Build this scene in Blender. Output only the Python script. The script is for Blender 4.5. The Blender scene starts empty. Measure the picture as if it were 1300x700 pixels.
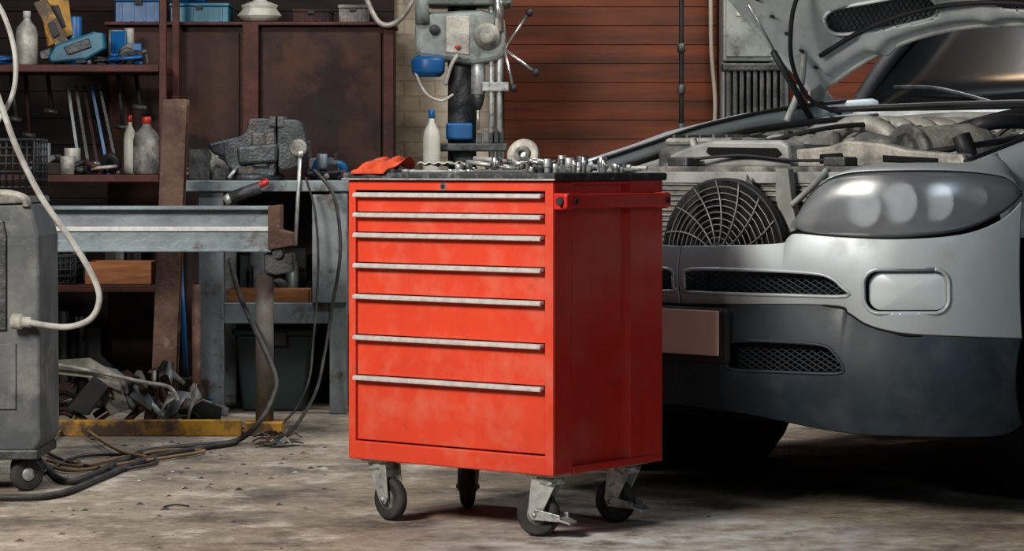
import bpy, math, random
from mathutils import Vector, Matrix
random.seed(7)
F=3400.0;CX=650.0;HY=212.0
S=bpy.context.scene
CUR=None
def W(u,v,y): return Vector(((u-CX)*y/F,y,1-(v-HY)*y/F))
def G(u,v,h=0.0):
    y=(1-h)*F/(v-HY); return Vector(((u-CX)*y/F,y,h))
def grp(name,loc=(0,0,0),rz=0):
    global CUR
    e=bpy.data.objects.new(name,None);e.location=loc;e.rotation_euler=(0,0,rz);e.empty_display_size=.1
    S.collection.objects.link(e);CUR=e;return e
def end():
    global CUR
    CUR=None
# ---------- materials
def M(name,c1,c2=None,rough=.5,metal=0.,scale=6,lo=.4,hi=.65,bump=0.,coat=0.,c3=None,s3=30,lo3=.6,hi3=.7,rv=.15,stretch=(1,1,1),dust=None,ds=2.5,dlo=.45,dhi=.8,dm=.6):
    m=bpy.data.materials.new(name);m.use_nodes=True;n=m.node_tree.nodes;L=m.node_tree.links
    b=n['Principled BSDF'];b.inputs['Roughness'].default_value=rough;b.inputs['Metallic'].default_value=metal
    b.inputs['Coat Weight'].default_value=coat;b.inputs['Coat Roughness'].default_value=.16
    c2=c2 or tuple(x*.75 for x in c1)
    tc=n.new('ShaderNodeTexCoord');mp=n.new('ShaderNodeMapping');mp.inputs['Scale'].default_value=stretch
    L.new(tc.outputs['Object'],mp.inputs[0])
    nz=n.new('ShaderNodeTexNoise');nz.inputs['Scale'].default_value=scale;nz.inputs['Detail'].default_value=7;nz.inputs['Roughness'].default_value=.6
    L.new(mp.outputs[0],nz.inputs['Vector'])
    r=n.new('ShaderNodeValToRGB');r.color_ramp.elements[0].position=lo;r.color_ramp.elements[1].position=hi
    r.color_ramp.elements[0].color=(*c1,1);r.color_ramp.elements[1].color=(*c2,1)
    L.new(nz.outputs['Fac'],r.inputs[0]);out=r.outputs[0]
    def over(out,c,s,a,z,mx_=1.,det=6):
        n3=n.new('ShaderNodeTexNoise');n3.inputs['Scale'].default_value=s;n3.inputs['Detail'].default_value=det;n3.inputs['Roughness'].default_value=.65
        L.new(mp.outputs[0],n3.inputs['Vector'])
        mr=n.new('ShaderNodeMapRange');mr.inputs['From Min'].default_value=a;mr.inputs['From Max'].default_value=z;mr.inputs['To Max'].default_value=mx_
        L.new(n3.outputs['Fac'],mr.inputs[0])
        mx=n.new('ShaderNodeMix');mx.data_type='RGBA';L.new(mr.outputs[0],mx.inputs['Factor']);L.new(out,mx.inputs['A']);mx.inputs['B'].default_value=(*c,1)
        return mx.outputs['Result'],mr.outputs[0]
    if c3: out,_=over(out,c3,s3,lo3,hi3)
    m2=n.new('ShaderNodeMapRange');m2.inputs['To Min'].default_value=max(0,rough-rv);m2.inputs['To Max'].default_value=min(1,rough+rv)
    L.new(nz.outputs['Fac'],m2.inputs[0]);ro=m2.outputs[0]
    if dust:
        out,f=over(out,dust,ds,dlo,dhi,dm,9)
        ad=n.new('ShaderNodeMath');ad.operation='MULTIPLY_ADD';ad.inputs[1].default_value=.5;L.new(f,ad.inputs[0]);L.new(ro,ad.inputs[2]);ad.use_clamp=True;ro=ad.outputs[0]
    L.new(out,b.inputs['Base Color']);L.new(ro,b.inputs['Roughness'])
    if bump:
        bp=n.new('ShaderNodeBump');bp.inputs['Strength'].default_value=bump;bp.inputs['Distance'].default_value=.01
        n4=n.new('ShaderNodeTexNoise');n4.inputs['Scale'].default_value=scale*5;n4.inputs['Detail'].default_value=6
        L.new(mp.outputs[0],n4.inputs['Vector']);L.new(n4.outputs['Fac'],bp.inputs['Height']);L.new(bp.outputs[0],b.inputs['Normal'])
    return m
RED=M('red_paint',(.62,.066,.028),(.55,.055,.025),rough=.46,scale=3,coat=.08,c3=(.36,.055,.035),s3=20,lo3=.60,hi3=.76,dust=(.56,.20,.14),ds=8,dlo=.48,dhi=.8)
REDD=M('red_paint_shaded',(.56,.026,.015),(.49,.021,.013),rough=.36,scale=3,coat=.22,c3=(.30,.03,.02),s3=18,lo3=.62,hi3=.78,dust=(.44,.13,.10),ds=5,dlo=.5,dhi=.88)  # same cabinet red, with the shade of its right side put into the colour
ALU=M('aluminium',(.72,.73,.72),(.52,.53,.52),rough=.38,metal=.4,scale=40)
CHR=M('chrome_tool',(.75,.75,.74),(.5,.5,.5),rough=.25,metal=.9,scale=20)
ZINC=M('zinc_plate',(.52,.53,.52),(.30,.31,.31),rough=.45,metal=.5,scale=20,c3=(.15,.14,.13),s3=35,lo3=.55,hi3=.7)
RUB=M('rubber',(.025,.025,.027),(.05,.047,.043),rough=.75,scale=20,dust=(.14,.13,.12),ds=9)
BLK=M('black_plastic',(.016,.017,.02),(.03,.03,.033),rough=.55)
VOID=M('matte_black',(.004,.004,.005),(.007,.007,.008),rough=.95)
MAT=M('worktop_rubber',(.03,.035,.04),(.14,.15,.16),rough=.6,scale=40,lo=.5,hi=.72)
SIL=M('silver_car_paint',(.44,.49,.52),(.40,.45,.48),rough=.42,metal=.3,scale=2,coat=.15,dust=(.33,.335,.32),ds=4.5,dlo=.42,dhi=.8,dm=.75)
SILD=M('silver_dusty_paint',(.42,.43,.42),(.23,.235,.23),rough=.55,metal=.15,scale=7,bump=.15)
WHT=M('hood_underside_paint',(.62,.66,.67),(.42,.45,.46),rough=.5,metal=.15,scale=4,c3=(.20,.20,.19),s3=7,lo3=.56,hi3=.8)
BMP=M('bumper_plastic',(.017,.028,.038),(.022,.035,.047),rough=.5,scale=5,coat=.03,dust=(.085,.095,.10),ds=6,dlo=.48,dhi=.85)
ENG=M('engine_dusty_grey',(.17,.165,.155),(.06,.06,.06),rough=.7,scale=12,bump=.3,c3=(.32,.30,.27),s3=9,lo3=.5,hi3=.65)
ENL=M('engine_light_alloy',(.44,.42,.38),(.19,.185,.175),rough=.6,metal=.3,scale=14,bump=.3)
RUST=M('rusty_steel',(.045,.021,.016),(.08,.036,.024),rough=.75,scale=5,bump=.3,c3=(.024,.014,.013),s3=4,lo3=.48,hi3=.6)
RUSTB=M('rusty_beam',(.14,.08,.058),(.07,.04,.032),rough=.8,scale=9,bump=.4,c3=(.24,.18,.14),s3=14,lo3=.6,hi3=.7)
RUSTP=M('rusty_red_paint',(.085,.021,.016),(.05,.018,.014),rough=.65,scale=9,bump=.2)
STL=M('steel_grey_blue',(.26,.31,.335),(.16,.19,.205),rough=.5,metal=.35,scale=6,bump=.2,c3=(.12,.07,.05),s3=8,lo3=.56,hi3=.7)
BEN=M('bench_painted_steel',(.24,.275,.285),(.16,.185,.195),rough=.55,metal=.2,scale=7,bump=.15,c3=(.09,.06,.045),s3=10,lo3=.53,hi3=.68)
DST=M('dark_cast_steel',(.055,.06,.065),(.12,.125,.125),rough=.5,metal=.5,scale=14,bump=.3)
VIS=M('vise_cast_iron',(.085,.095,.102),(.045,.048,.05),rough=.45,metal=.4,scale=18,bump=.3,c3=(.16,.13,.11),s3=12,lo3=.55,hi3=.7)
MCH=M('machine_grey',(.27,.30,.285),(.16,.18,.175),rough=.5,scale=8,c3=(.07,.07,.065),s3=12,lo3=.52,hi3=.66)
WELD=M('welder_dusty_grey',(.08,.09,.097),(.15,.155,.158),rough=.6,scale=6,bump=.2,c3=(.22,.22,.21),s3=5,lo3=.55,hi3=.7)
BLU=M('blue_plastic',(.01,.12,.32),(.01,.07,.19),rough=.4)
TEAL=M('teal_plastic',(.01,.13,.20),(.01,.08,.13),rough=.4)
YEL=M('yellow_paint',(.58,.33,.04),(.34,.18,.05),rough=.6,scale=9,c3=(.10,.07,.05),s3=7,lo3=.46,hi3=.58)
WOOD=M('raw_wood',(.34,.14,.05),(.2,.08,.035),rough=.7,scale=6,stretch=(1,1,8))
CREAM=M('cream_plastic',(.5,.49,.44),(.36,.35,.31),rough=.5)
REDP=M('red_plastic',(.45,.03,.025),(.3,.025,.02),rough=.4)
HOSE=M('hose_grey',(.46,.46,.43),(.26,.25,.23),rough=.6,scale=15)
CABL=M('cable_black',(.03,.03,.032),(.08,.075,.07),rough=.6,scale=12)
RAG=M('orange_rag',(.66,.10,.04),(.42,.055,.02),rough=.9,scale=20)
GRN=M('dark_green_plastic',(.010,.022,.024),(.015,.032,.032),rough=.5)
PLATE=M('number_plate_face',(.70,.46,.39),(.62,.41,.35),rough=.45,scale=3)
LAMPW=M('lamp_reflector',(.95,.97,.98),(.85,.87,.88),rough=.35,metal=.0,scale=3)
LAMPD=M('lamp_housing',(.20,.21,.22),(.32,.33,.34),rough=.4,metal=.1,scale=4)
def glassmat(name,col,alpha,rough=.05):
    m=bpy.data.materials.new(name);m.use_nodes=True;b=m.node_tree.nodes['Principled BSDF']
    b.inputs['Base Color'].default_value=(*col,1);b.inputs['Alpha'].default_value=alpha;b.inputs['Roughness'].default_value=rough
    b.inputs['Coat Weight'].default_value=.3;b.inputs['Coat Roughness'].default_value=.2;return m
def frosted(name):
    m=bpy.data.materials.new(name);m.use_nodes=True;n=m.node_tree.nodes;L=m.node_tree.links;n.clear()
    o=n.new('ShaderNodeOutputMaterial');r=n.new('ShaderNodeBsdfRefraction');r.inputs['Roughness'].default_value=.42;r.inputs['IOR'].default_value=1.35;r.inputs['Color'].default_value=(.93,.95,.97,1)
    t=n.new('ShaderNodeBsdfTransparent');t.inputs['Color'].default_value=(.93,.95,.97,1)
    g=n.new('ShaderNodeBsdfGlossy');g.inputs['Roughness'].default_value=.22
    d=n.new('ShaderNodeBsdfDiffuse');d.inputs['Color'].default_value=(.40,.43,.46,1)
    a=n.new('ShaderNodeMixShader');a.inputs[0].default_value=.42;L.new(r.outputs[0],a.inputs[1]);L.new(t.outputs[0],a.inputs[2])
    c=n.new('ShaderNodeMixShader');c.inputs[0].default_value=.2;L.new(a.outputs[0],c.inputs[1]);L.new(d.outputs[0],c.inputs[2])
    e=n.new('ShaderNodeMixShader');e.inputs[0].default_value=.07;L.new(c.outputs[0],e.inputs[1]);L.new(g.outputs[0],e.inputs[2]);L.new(e.outputs[0],o.inputs[0])
    return m
HGL=frosted('headlight_lens')
WGL=glassmat('windshield_glass',(.008,.01,.012),.96,.25)
FOG=M('fog_lamp_lens',(.50,.55,.57),(.42,.46,.48),rough=.4,metal=.1,scale=3)
# ---------- mesh builders
import bmesh
def mk(name,vs,fs,mat,smooth=False,bev=0,solid=0,sub=0,seg=2):
    me=bpy.data.meshes.new(name);me.from_pydata([tuple(v) for v in vs],[],fs);me.update()
    bm=bmesh.new();bm.from_mesh(me);bmesh.ops.recalc_face_normals(bm,faces=bm.faces);bm.to_mesh(me);bm.free()
    o=bpy.data.objects.new(name,me);S.collection.objects.link(o);me.materials.append(mat)
    if smooth:
        for p in me.polygons:p.use_smooth=True
    if CUR:o.parent=CUR
    if solid:
        d=o.modifiers.new('s','SOLIDIFY');d.thickness=solid;d.offset=0
    if bev:
        d=o.modifiers.new('b','BEVEL');d.width=bev;d.segments=seg;d.limit_method='ANGLE'
    if sub:
        d=o.modifiers.new('u','SUBSURF');d.levels=sub;d.render_levels=sub
    return o
BF=[(0,1,2,3),(7,6,5,4),(0,4,5,1),(1,5,6,2),(2,6,7,3),(3,7,4,0)]
def box(name,x0,x1,y0,y1,z0,z1,mat,bev=.004):
    v=[(x0,y0,z0),(x1,y0,z0),(x1,y0,z1),(x0,y0,z1),(x0,y1,z0),(x1,y1,z0),(x1,y1,z1),(x0,y1,z1)]
    return mk(name,v,BF,mat,bev=bev)
def prism(name,pts,ext,mat,bev=.003,smooth=False):
    n=len(pts);ext=Vector(ext);v=[Vector(p) for p in pts]+[Vector(p)+ext for p in pts]
    f=[tuple(range(n)),tuple(range(2*n-1,n-1,-1))]+[(i,(i+1)%n,n+(i+1)%n,n+i) for i in range(n)]
    return mk(name,v,f,mat,bev=bev,smooth=smooth)
def pbox(name,u0,v0,u1,v1,y,t,mat,bev=.004):
    a=W(u0,v0,y);b=W(u1,v1,y);return box(name,a.x,b.x,y,y+t,max(b.z,0.0),a.z,mat,bev)
def ppoly(name,pts,y,t,mat,bev=.004):
    return prism(name,[W(u,v,y) for u,v in pts],(0,t,0),mat,bev)
def cr(pts,sub):
    P=[Vector(p) for p in pts];o=[]
    if len(P)<3 or sub<2:return P
    for i in range(len(P)-1):
        a=P[max(i-1,0)];b=P[i];c=P[i+1];d=P[min(i+2,len(P)-1)]
        for k in range(sub):
            t=k/sub;o.append(.5*((2*b)+(c-a)*t+(2*a-5*b+4*c-d)*t*t+(3*b-a-3*c+d)*t**3))
    o.append(P[-1]);return o
def tubes(name,lines,r,mat,seg=8,sub=6,cap=True):
    vs=[];fs=[]
    for ln in lines:
        P=cr(ln,sub);n=len(P);base=len(vs);up=None
        for i in range(n):
            t=(P[min(i+1,n-1)]-P[max(i-1,0)]).normalized()
            if up is None:
                up=Vector((0,0,1)) if abs(t.z)<.9 else Vector((1,0,0))
            s=t.cross(up).normalized();up=s.cross(t).normalized()
            for k in range(seg):
                a=2*math.pi*k/seg;vs.append(P[i]+(s*math.cos(a)+up*math.sin(a))*r)
        for i in range(n-1):
            for k in range(seg):
                k2=(k+1)%seg;fs.append((base+i*seg+k,base+i*seg+k2,base+(i+1)*seg+k2,base+(i+1)*seg+k))
        if cap:
            fs.append(tuple(base+k for k in range(seg)));fs.append(tuple(base+(n-1)*seg+k for k in range(seg)))
    return mk(name,vs,fs,mat,smooth=True)
def tube(name,pts,r,mat,seg=10,sub=6): return tubes(name,[pts],r,mat,seg,sub)
def lathe(name,prof,c,mat,axis=(0,0,1),seg=32,smooth=True):
    ax=Vector(axis).normalized();t=Vector((0,0,1)) if abs(ax.z)<.9 else Vector((1,0,0))
    s=ax.cross(t).normalized();q=ax.cross(s).normalized();c=Vector(c);vs=[];fs=[]
    for r,h in prof:
        for k in range(seg):
            a=2*math.pi*k/seg;vs.append(c+ax*h+(s*math.cos(a)+q*math.sin(a))*max(r,1e-4))
    m=len(prof)
    for i in range(m-1):
        for k in range(seg):
            k2=(k+1)%seg;fs.append((i*seg+k,i*seg+k2,(i+1)*seg+k2,(i+1)*seg+k))
    fs.append(tuple(range(seg)));fs.append(tuple((m-1)*seg+k for k in range(seg)))
    o=mk(name,vs,fs,mat,smooth=False)
    if smooth:
        for p in o.data.polygons:
            if len(p.vertices)==4:p.use_smooth=True
        d=o.modifiers.new('b','BEVEL');d.width=.0015;d.segments=1;d.limit_method='ANGLE'
    return o
def cyl(name,c,r,h,mat,axis=(0,0,1),seg=28): return lathe(name,[(r,0),(r,h)],c,mat,axis,seg)
def grid(name,rows,mat,thick=0,smooth=True,skip=None,sub=0):
    n=len(rows);m=len(rows[0]);vs=[p for r in rows for p in r];fs=[]
    for i in range(n-1):
        for j in range(m-1):
            if skip and skip(i,j):continue
            fs.append((i*m+j,i*m+j+1,(i+1)*m+j+1,(i+1)*m+j))
    return mk(name,vs,fs,mat,smooth=smooth,solid=thick,sub=sub)
def interp(L,u):
    if u<=L[0][0]:return L[0][1]
    for (a,b),(c,d) in zip(L,L[1:]):
        if u<=c:
            t=(u-a)/(c-a) if c>a else 0;return b+(d-b)*t
    return L[-1][1]
def densify(L,sub=6):
    P=cr([Vector((a,b,0)) for a,b in L],sub);return [(p.x,p.y) for p in P]
# ================= ROOM
FLOORM=M('concrete_floor',(.35,.295,.235),(.19,.16,.13),rough=.75,scale=1.8,lo=.36,hi=.66,bump=.45,c3=(.50,.455,.395),s3=4.2,lo3=.52,hi3=.68,dust=(.06,.053,.047),ds=3.0,dlo=.49,dhi=.64,dm=.75)
def floor_extra(m):
    n=m.node_tree.nodes;L=m.node_tree.links;b=n['Principled BSDF']
    src=b.inputs['Base Color'].links[0].from_socket
    tc=n.new('ShaderNodeTexCoord')
    def noise(s,d,r=.7):
        v=n.new('ShaderNodeTexNoise');v.inputs['Scale'].default_value=s;v.inputs['Detail'].default_value=d;v.inputs['Roughness'].default_value=r
        L.new(tc.outputs['Object'],v.inputs['Vector']);return v.outputs['Fac']
    def mrange(s,a,z,c=0,d=1):
        mr=n.new('ShaderNodeMapRange');mr.inputs['From Min'].default_value=a;mr.inputs['From Max'].default_value=z;mr.inputs['To Min'].default_value=c;mr.inputs['To Max'].default_value=d
        L.new(s,mr.inputs[0]);return mr.outputs[0]
    mx=n.new('ShaderNodeMix');mx.data_type='RGBA';mx.blend_type='MULTIPLY';mx.inputs['Factor'].default_value=1
    L.new(src,mx.inputs['A']);L.new(mrange(noise(26,10,.85),.3,.7,.4,1.5),mx.inputs['B']);out=mx.outputs['Result']
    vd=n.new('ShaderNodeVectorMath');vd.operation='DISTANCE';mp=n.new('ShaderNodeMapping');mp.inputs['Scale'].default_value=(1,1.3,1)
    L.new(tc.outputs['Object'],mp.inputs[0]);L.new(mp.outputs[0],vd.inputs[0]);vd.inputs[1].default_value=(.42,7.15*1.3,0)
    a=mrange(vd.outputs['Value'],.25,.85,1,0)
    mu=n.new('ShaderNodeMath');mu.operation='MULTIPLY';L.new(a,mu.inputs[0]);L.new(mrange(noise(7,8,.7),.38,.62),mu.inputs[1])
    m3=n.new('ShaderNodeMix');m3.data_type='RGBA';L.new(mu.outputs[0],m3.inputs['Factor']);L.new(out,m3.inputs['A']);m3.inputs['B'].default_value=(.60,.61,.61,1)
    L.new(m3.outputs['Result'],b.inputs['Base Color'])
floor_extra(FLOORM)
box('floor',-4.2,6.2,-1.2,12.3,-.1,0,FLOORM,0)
def wallmat(name,c1,c2):
    m=M(name,c1,c2,rough=.85,scale=2.5,bump=.3,c3=(.12,.10,.085),s3=2.8,lo3=.43,hi3=.68)
    n=m.node_tree.nodes;L=m.node_tree.links;b=n['Principled BSDF'];src=b.inputs['Base Color'].links[0].from_socket
    tc=n.new('ShaderNodeTexCoord');mp=n.new('ShaderNodeMapping');mp.inputs['Rotation'].default_value=(math.radians(90),0,0)
    L.new(tc.outputs['Object'],mp.inputs[0]);br=n.new('ShaderNodeTexBrick');br.inputs['Scale'].default_value=3.6;br.inputs['Mortar Smooth'].default_value=.6
    br.inputs['Color1'].default_value=(1,1,1,1);br.inputs['Color2'].default_value=(.88,.88,.88,1);br.inputs['Mortar'].default_value=(.74,.72,.7,1)
    L.new(mp.outputs[0],br.inputs['Vector']);mx=n.new('ShaderNodeMix');mx.data_type='RGBA';mx.blend_type='MULTIPLY';mx.inputs['Factor'].default_value=1
    L.new(src,mx.inputs['A']);L.new(br.outputs['Color'],mx.inputs['B']);L.new(mx.outputs['Result'],b.inputs['Base Color'])
    return m
WB=wallmat('painted_brick',(.46,.42,.34),(.28,.25,.20))
DW=M('dark_plaster',(.035,.035,.04),(.06,.056,.056),rough=.9,bump=.2)
box('wall_back',-4.2,6.2,12.1,12.3,0,3.6,WB,0)
box('wall_left',-4.2,-4.0,-1.2,12.1,0,3.6,DW,0)
box('wall_right',6.0,6.2,-1.2,12.1,0,3.6,DW,0)
box('wall_front',-4.0,6.0,-1.2,-1.0,0,3.6,DW,0)
box('ceiling',-4.2,6.2,-1.2,12.3,3.6,3.7,DW,0)
PLK=M('brown_plank',(.18,.047,.017),(.12,.032,.013),rough=.6,scale=2,stretch=(.5,1,6),bump=.05,c3=(.05,.019,.011),s3=1.3,lo3=.45,hi3=.68)
DPK=M('dark_brown_plank',(.026,.013,.012),(.014,.009,.009),rough=.8,scale=3,stretch=(.5,1,5),bump=.1)
def planks(name,x0,x1,mat,step):
    grp(name);z=0.02;i=0
    while z<3.4:
        box('plank_%d'%i,x0,x1,12.035,12.07,z,z+step-.002,mat,.002);z+=step;i+=1
    box('backing',x0,x1,12.065,12.095,0.01,3.45,VOID,0);end()
x0=W(640,0,12.0).x;x1=W(912,0,12.0).x
planks('wood_plank_partition',x0,x1,PLK,.085)
planks('dark_wood_cladding',-3.98,W(499,0,12.0).x,DPK,.12)
planks('wood_plank_cladding',W(1003,0,12.0).x,5.9,PLK,.085)
tube('partition_frame_post',[(x1+.015,12.04,0),(x1+.015,12.04,3.5)],.02,RUSTP)
box('wall_pillar',W(907,0,11.9).x+.03,W(1000,0,11.9).x,11.85,12.03,0,3.6,M('pillar_plaster',(.30,.32,.315),(.19,.20,.20),rough=.8,bump=.2),.01)  # plastered pillar at the back wall, behind the electrical box
# ================= TOOL CABINET
th=math.radians(38.4)
Wd=.735;Dp=.50
FRc=Vector((.111,7.15,0));fd=Vector((math.cos(th),-math.sin(th),0))
org=FRc-fd*Wd
grp('tool_cabinet',org,-th)
zb=.172;zt=.962
box('back_panel',0,Wd,Dp-.012,Dp,zb,zt,RED,.004)
box('left_panel',0,.012,.004,Dp,zb,zt,RED,.004)
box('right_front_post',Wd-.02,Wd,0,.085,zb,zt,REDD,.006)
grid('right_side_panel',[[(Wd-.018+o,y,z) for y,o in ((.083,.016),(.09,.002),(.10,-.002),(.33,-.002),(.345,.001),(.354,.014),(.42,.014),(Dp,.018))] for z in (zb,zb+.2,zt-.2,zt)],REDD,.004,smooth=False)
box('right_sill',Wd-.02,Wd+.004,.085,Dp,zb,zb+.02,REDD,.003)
box('left_stile',0,.026,0,.02,zb,zt,RED,.004)
box('right_stile',Wd-.03,Wd-.001,-.001,.02,zb,zt,RED,.004)
box('bottom_rail',.02,Wd-.02,.001,.02,zb,zb+.052,RED,.004)
box('bottom_pan',.01,Wd-.01,.01,Dp-.01,zb,zb+.01,RED,.002)
box('top_rail',.02,Wd-.02,0,.02,.934,zt,RED,.003)
box('inner_dark',.02,Wd-.025,.025,.03,zb+.03,zt-.01,VOID,0)
box('top_pan',.005,Wd-.005,.005,Dp-.005,zt-.012,zt,REDD,.002)
cyl('lock',(Wd*.48,-.004,.946),.011,.01,CHR,(0,1,0))
cyl('lock_core',(Wd*.48,-.006,.946),.006,.01,BLK,(0,1,0))
hs=[.922,.865,.808,.722,.634,.518,.404,.220]
for i in range(7):
    t=hs[i];b=hs[i+1]
    box('drawer_%d_face'%(i+1),.029,Wd-.033,.006,.024,b+.008,t-.004,RED,.003)
    prism('drawer_%d_pull'%(i+1),[(.03,.006,t+.006),(.03,-.012,t+.006),(.03,-.017,t+.001),(.03,-.017,t-.006),(.03,-.011,t-.008),(.03,-.011,t-.003),(.03,.006,t-.003)],(Wd-.064,0,0),ALU,.001)
box('worktop',-.012,Wd+.012,-.012,Dp+.012,zt,zt+.022,MAT,.006)
box('worktop_edge',-.014,Wd+.014,-.014,-.010,zt+.001,zt+.006,ZINC,.001)
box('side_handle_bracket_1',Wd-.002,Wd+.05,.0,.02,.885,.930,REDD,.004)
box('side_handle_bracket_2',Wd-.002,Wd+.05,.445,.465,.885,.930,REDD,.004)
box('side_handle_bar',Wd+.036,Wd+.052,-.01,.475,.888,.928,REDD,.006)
cyl('handle_bolt_1',(Wd+.03,-.002,.908),.012,.014,BLK,(0,-1,0))
cyl('handle_bolt_2',(Wd+.052,.03,.908),.009,.004,BLK,(1,0,0));cyl('handle_bolt_3',(Wd+.052,.455,.908),.009,.004,BLK,(1,0,0))
def caster(n,cx,cy,ang,brake):
    R=.061;w=.034
    c=Vector((cx,cy,0));d=Vector((math.cos(ang),math.sin(ang),0));s=Vector((-d.y,d.x,0))
    wc=c+d*.032
    box('caster_%d_plate'%n,cx-.048,cx+.048,cy-.042,cy+.042,zb-.006,zb,ZINC,.001)
    cyl('caster_%d_swivel'%n,(cx,cy,zb-.026),.034,.02,ZINC)
    lathe('caster_%d_tyre'%n,[(.040,-w/2+.003),(R-.008,-w/2),(R-.002,-w/2+.006),(R,-w/2+.012),(R,w/2-.012),(R-.002,w/2-.006),(R-.008,w/2),(.040,w/2-.003)],wc+Vector((0,0,R)),RUB,s,36)
    lathe('caster_%d_hub'%n,[(.006,-w/2-.004),(.016,-w/2-.004),(.017,-w/2+.002),(.041,-w/2+.004),(.041,w/2-.004),(.017,w/2-.002),(.016,w/2+.004),(.006,w/2+.004)],wc+Vector((0,0,R)),ENG,s,28)
    for k in (-1,1):
        o=s*k*(w/2+.007)
        pr=[c-d*.036+o,c+d*.042+o,wc+d*.020+o,wc+d*.008+o,wc-d*.014+o]
        zz=[zb-.012,zb-.012,R+.006,R-.014,R-.01]
        prism('caster_%d_fork_%d'%(n,k+2),[Vector((p.x,p.y,q)) for p,q in zip(pr,zz)],s*k*.004,ZINC,.001)
    box('caster_%d_crown'%n,cx-.03,cx+.03,cy-.03,cy+.03,zb-.03,zb-.02,ZINC,.003)
    tube('caster_%d_axle'%n,[wc-s*.034+Vector((0,0,R)),wc+s*.034+Vector((0,0,R))],.007,ZINC)
    if brake:
        d=d*brake
        p=wc+d*.066+Vector((0,0,R-.012))
        a=[p-s*.036,p+s*.036,p+s*.026+d*.036+Vector((0,0,-.012)),p-s*.026+d*.036+Vector((0,0,-.012))]
        prism('caster_%d_brake_pedal'%n,a,(0,0,.006),ZINC,.001)
        p=wc+Vector((0,0,R))
        for k in (-1,1):
            o=s*k*(w/2+.012)
            prism('caster_%d_brake_arm_%d'%(n,k+2),[p+o+Vector((0,0,.016)),p+o+d*.075+Vector((0,0,.002)),p+o+d*.075+Vector((0,0,-.016)),p+o+Vector((0,0,-.014))],s*k*.003,ZINC,.001)
caster(1,.085,.055,math.radians(-10),0)
caster(2,Wd-.060,.06,math.radians(195),-1)
caster(3,Wd-.065,Dp-.085,math.radians(185),-1)
caster(4,.085,Dp-.06,math.radians(-60),0)
end()
zt2=zt+.0215
def onTop(x,y,z=0): return (x,y,zt2+z)
def tgrp(n): return grp(n,org,-th)
tgrp('orange_rag')
rows=[]
for i in range(14):
    s=i/13;row=[]
    for j in range(16):
        t=j/15
        x=.02+.13*t;y=.12-.15*s
        zz=.012+.034*abs(math.sin(7*t+3*s))*(.6+.4*math.sin(5*s))+.010*math.sin(15*t+4)
        z0=zt2+max(zz,.002)
        if y<-.014:
            z0=zt2+.012-(-.014-y)*1.0; y=-.018-.004*math.sin(9*t)
        row.append((x+.02*math.sin(3*s),y,z0))
    rows.append(row)
grid('cloth',rows,RAG,.003,sub=1);end()
def wrench(x,y,a,L,m=CHR,z=.002):
    tgrp('wrench')
    d=Vector((math.cos(a),math.sin(a),0));s=Vector((-d.y,d.x,0));c=Vector(onTop(x,y,z));w=L*.035
    prism('shank',[c-s*w,c+d*L-s*w,c+d*L+s*w,c+s*w],(0,0,.007),m,.002)
    e=c+d*L;r=L*.09
    pts=[e-s*w-d*.003]+[e+d*(r*.9)+(d*math.cos(t)+s*math.sin(t))*r for t in [math.radians(k) for k in (-150,-110,-70,-25)]]
    pts+=[e+d*r*.6-s*r*.2,e+d*r*.6+s*r*.2]+[e+d*(r*.9)+(d*math.cos(t)+s*math.sin(t))*r for t in [math.radians(k) for k in (25,70,110,150)]]+[e+s*w-d*.003]
    prism('open_jaw',pts,(0,0,.009),m,.001)
    lathe('ring_end',[(r*.5,0),(r,0),(r,.009),(r*.5,.009),(r*.5,0)],c-d*r*.8,m,(0,0,1),20)
    end()
for (x,y,a,L) in [(.22,.012,.0,.16),(.45,.012,.0,.17),(.22,.045,.0,.2),(.46,.045,.0,.14),(.05,.42,.05,.2)]:
    wrench(x,y,a,L,random.choice([CHR,ZINC,DST]),.0005)
tgrp('socket_set')
for k in range(56):
    x=random.uniform(.3,.71);y=random.uniform(.08,.20) if k%2 else random.uniform(.34,.47);r=random.uniform(.007,.018);h=random.uniform(.012,.05)
    if k%3: lathe('socket_%d'%k,[(r*.6,h*.6),(r*.6,h),(r,h),(r,h*.4),(r*.8,h*.35),(r*.8,0),(0,0)],onTop(x,y),random.choice([CHR,ZINC,DST,ZINC]),seg=16)
    else:
        a=random.random()*3;d=Vector((math.cos(a),math.sin(a),0))
        lathe('hex_bolt_%d'%k,[(0,0),(r,0),(r,h*.3),(r*.6,h*.35),(r*.6,h*1.6),(0,h*1.6)],onTop(x,y,r),random.choice([CHR,ZINC]),d,seg=6,smooth=False)
for k in range(9):
    x=random.uniform(.3,.56);y=random.uniform(.08,.18);a=random.uniform(-.2,.5);L=random.uniform(.08,.14);z=random.uniform(.015,.04)
    tube('extension_bar_%d'%k,[onTop(x,y,z),onTop(x+L*math.cos(a),y+L*math.sin(a),z-.008)],random.uniform(.005,.010),random.choice([CHR,ZINC,DST]))
end()
tgrp('bearing_flange')
c=Vector(onTop(.42,.27,.050));ax=Vector((.35,-.9,.35))
lathe('ring',[(.022,-.008),(.046,-.008),(.048,0),(.046,.008),(.022,.008),(.022,-.008)],c,ENL,ax,28)
lathe('hub',[(.010,-.014),(.023,-.014),(.023,.014),(.010,.014),(.010,-.014)],c,ENG,ax,20)
lathe('inner_disc',[(.006,-.003),(.045,-.003),(.045,.003),(.006,.003)],c,ZINC,ax,20)
end()
tgrp('white_cotton_gloves')
rows=[]
for i in range(10):
    rows.append([(.14+.13*j/11,.13+.10*i/9,zt2+.014+.018*abs(math.sin(j*1.1+i*.7))+.006*math.sin(i*2)) for j in range(12)])
grid('cloth',rows,CREAM,.004,sub=1);end()
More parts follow.
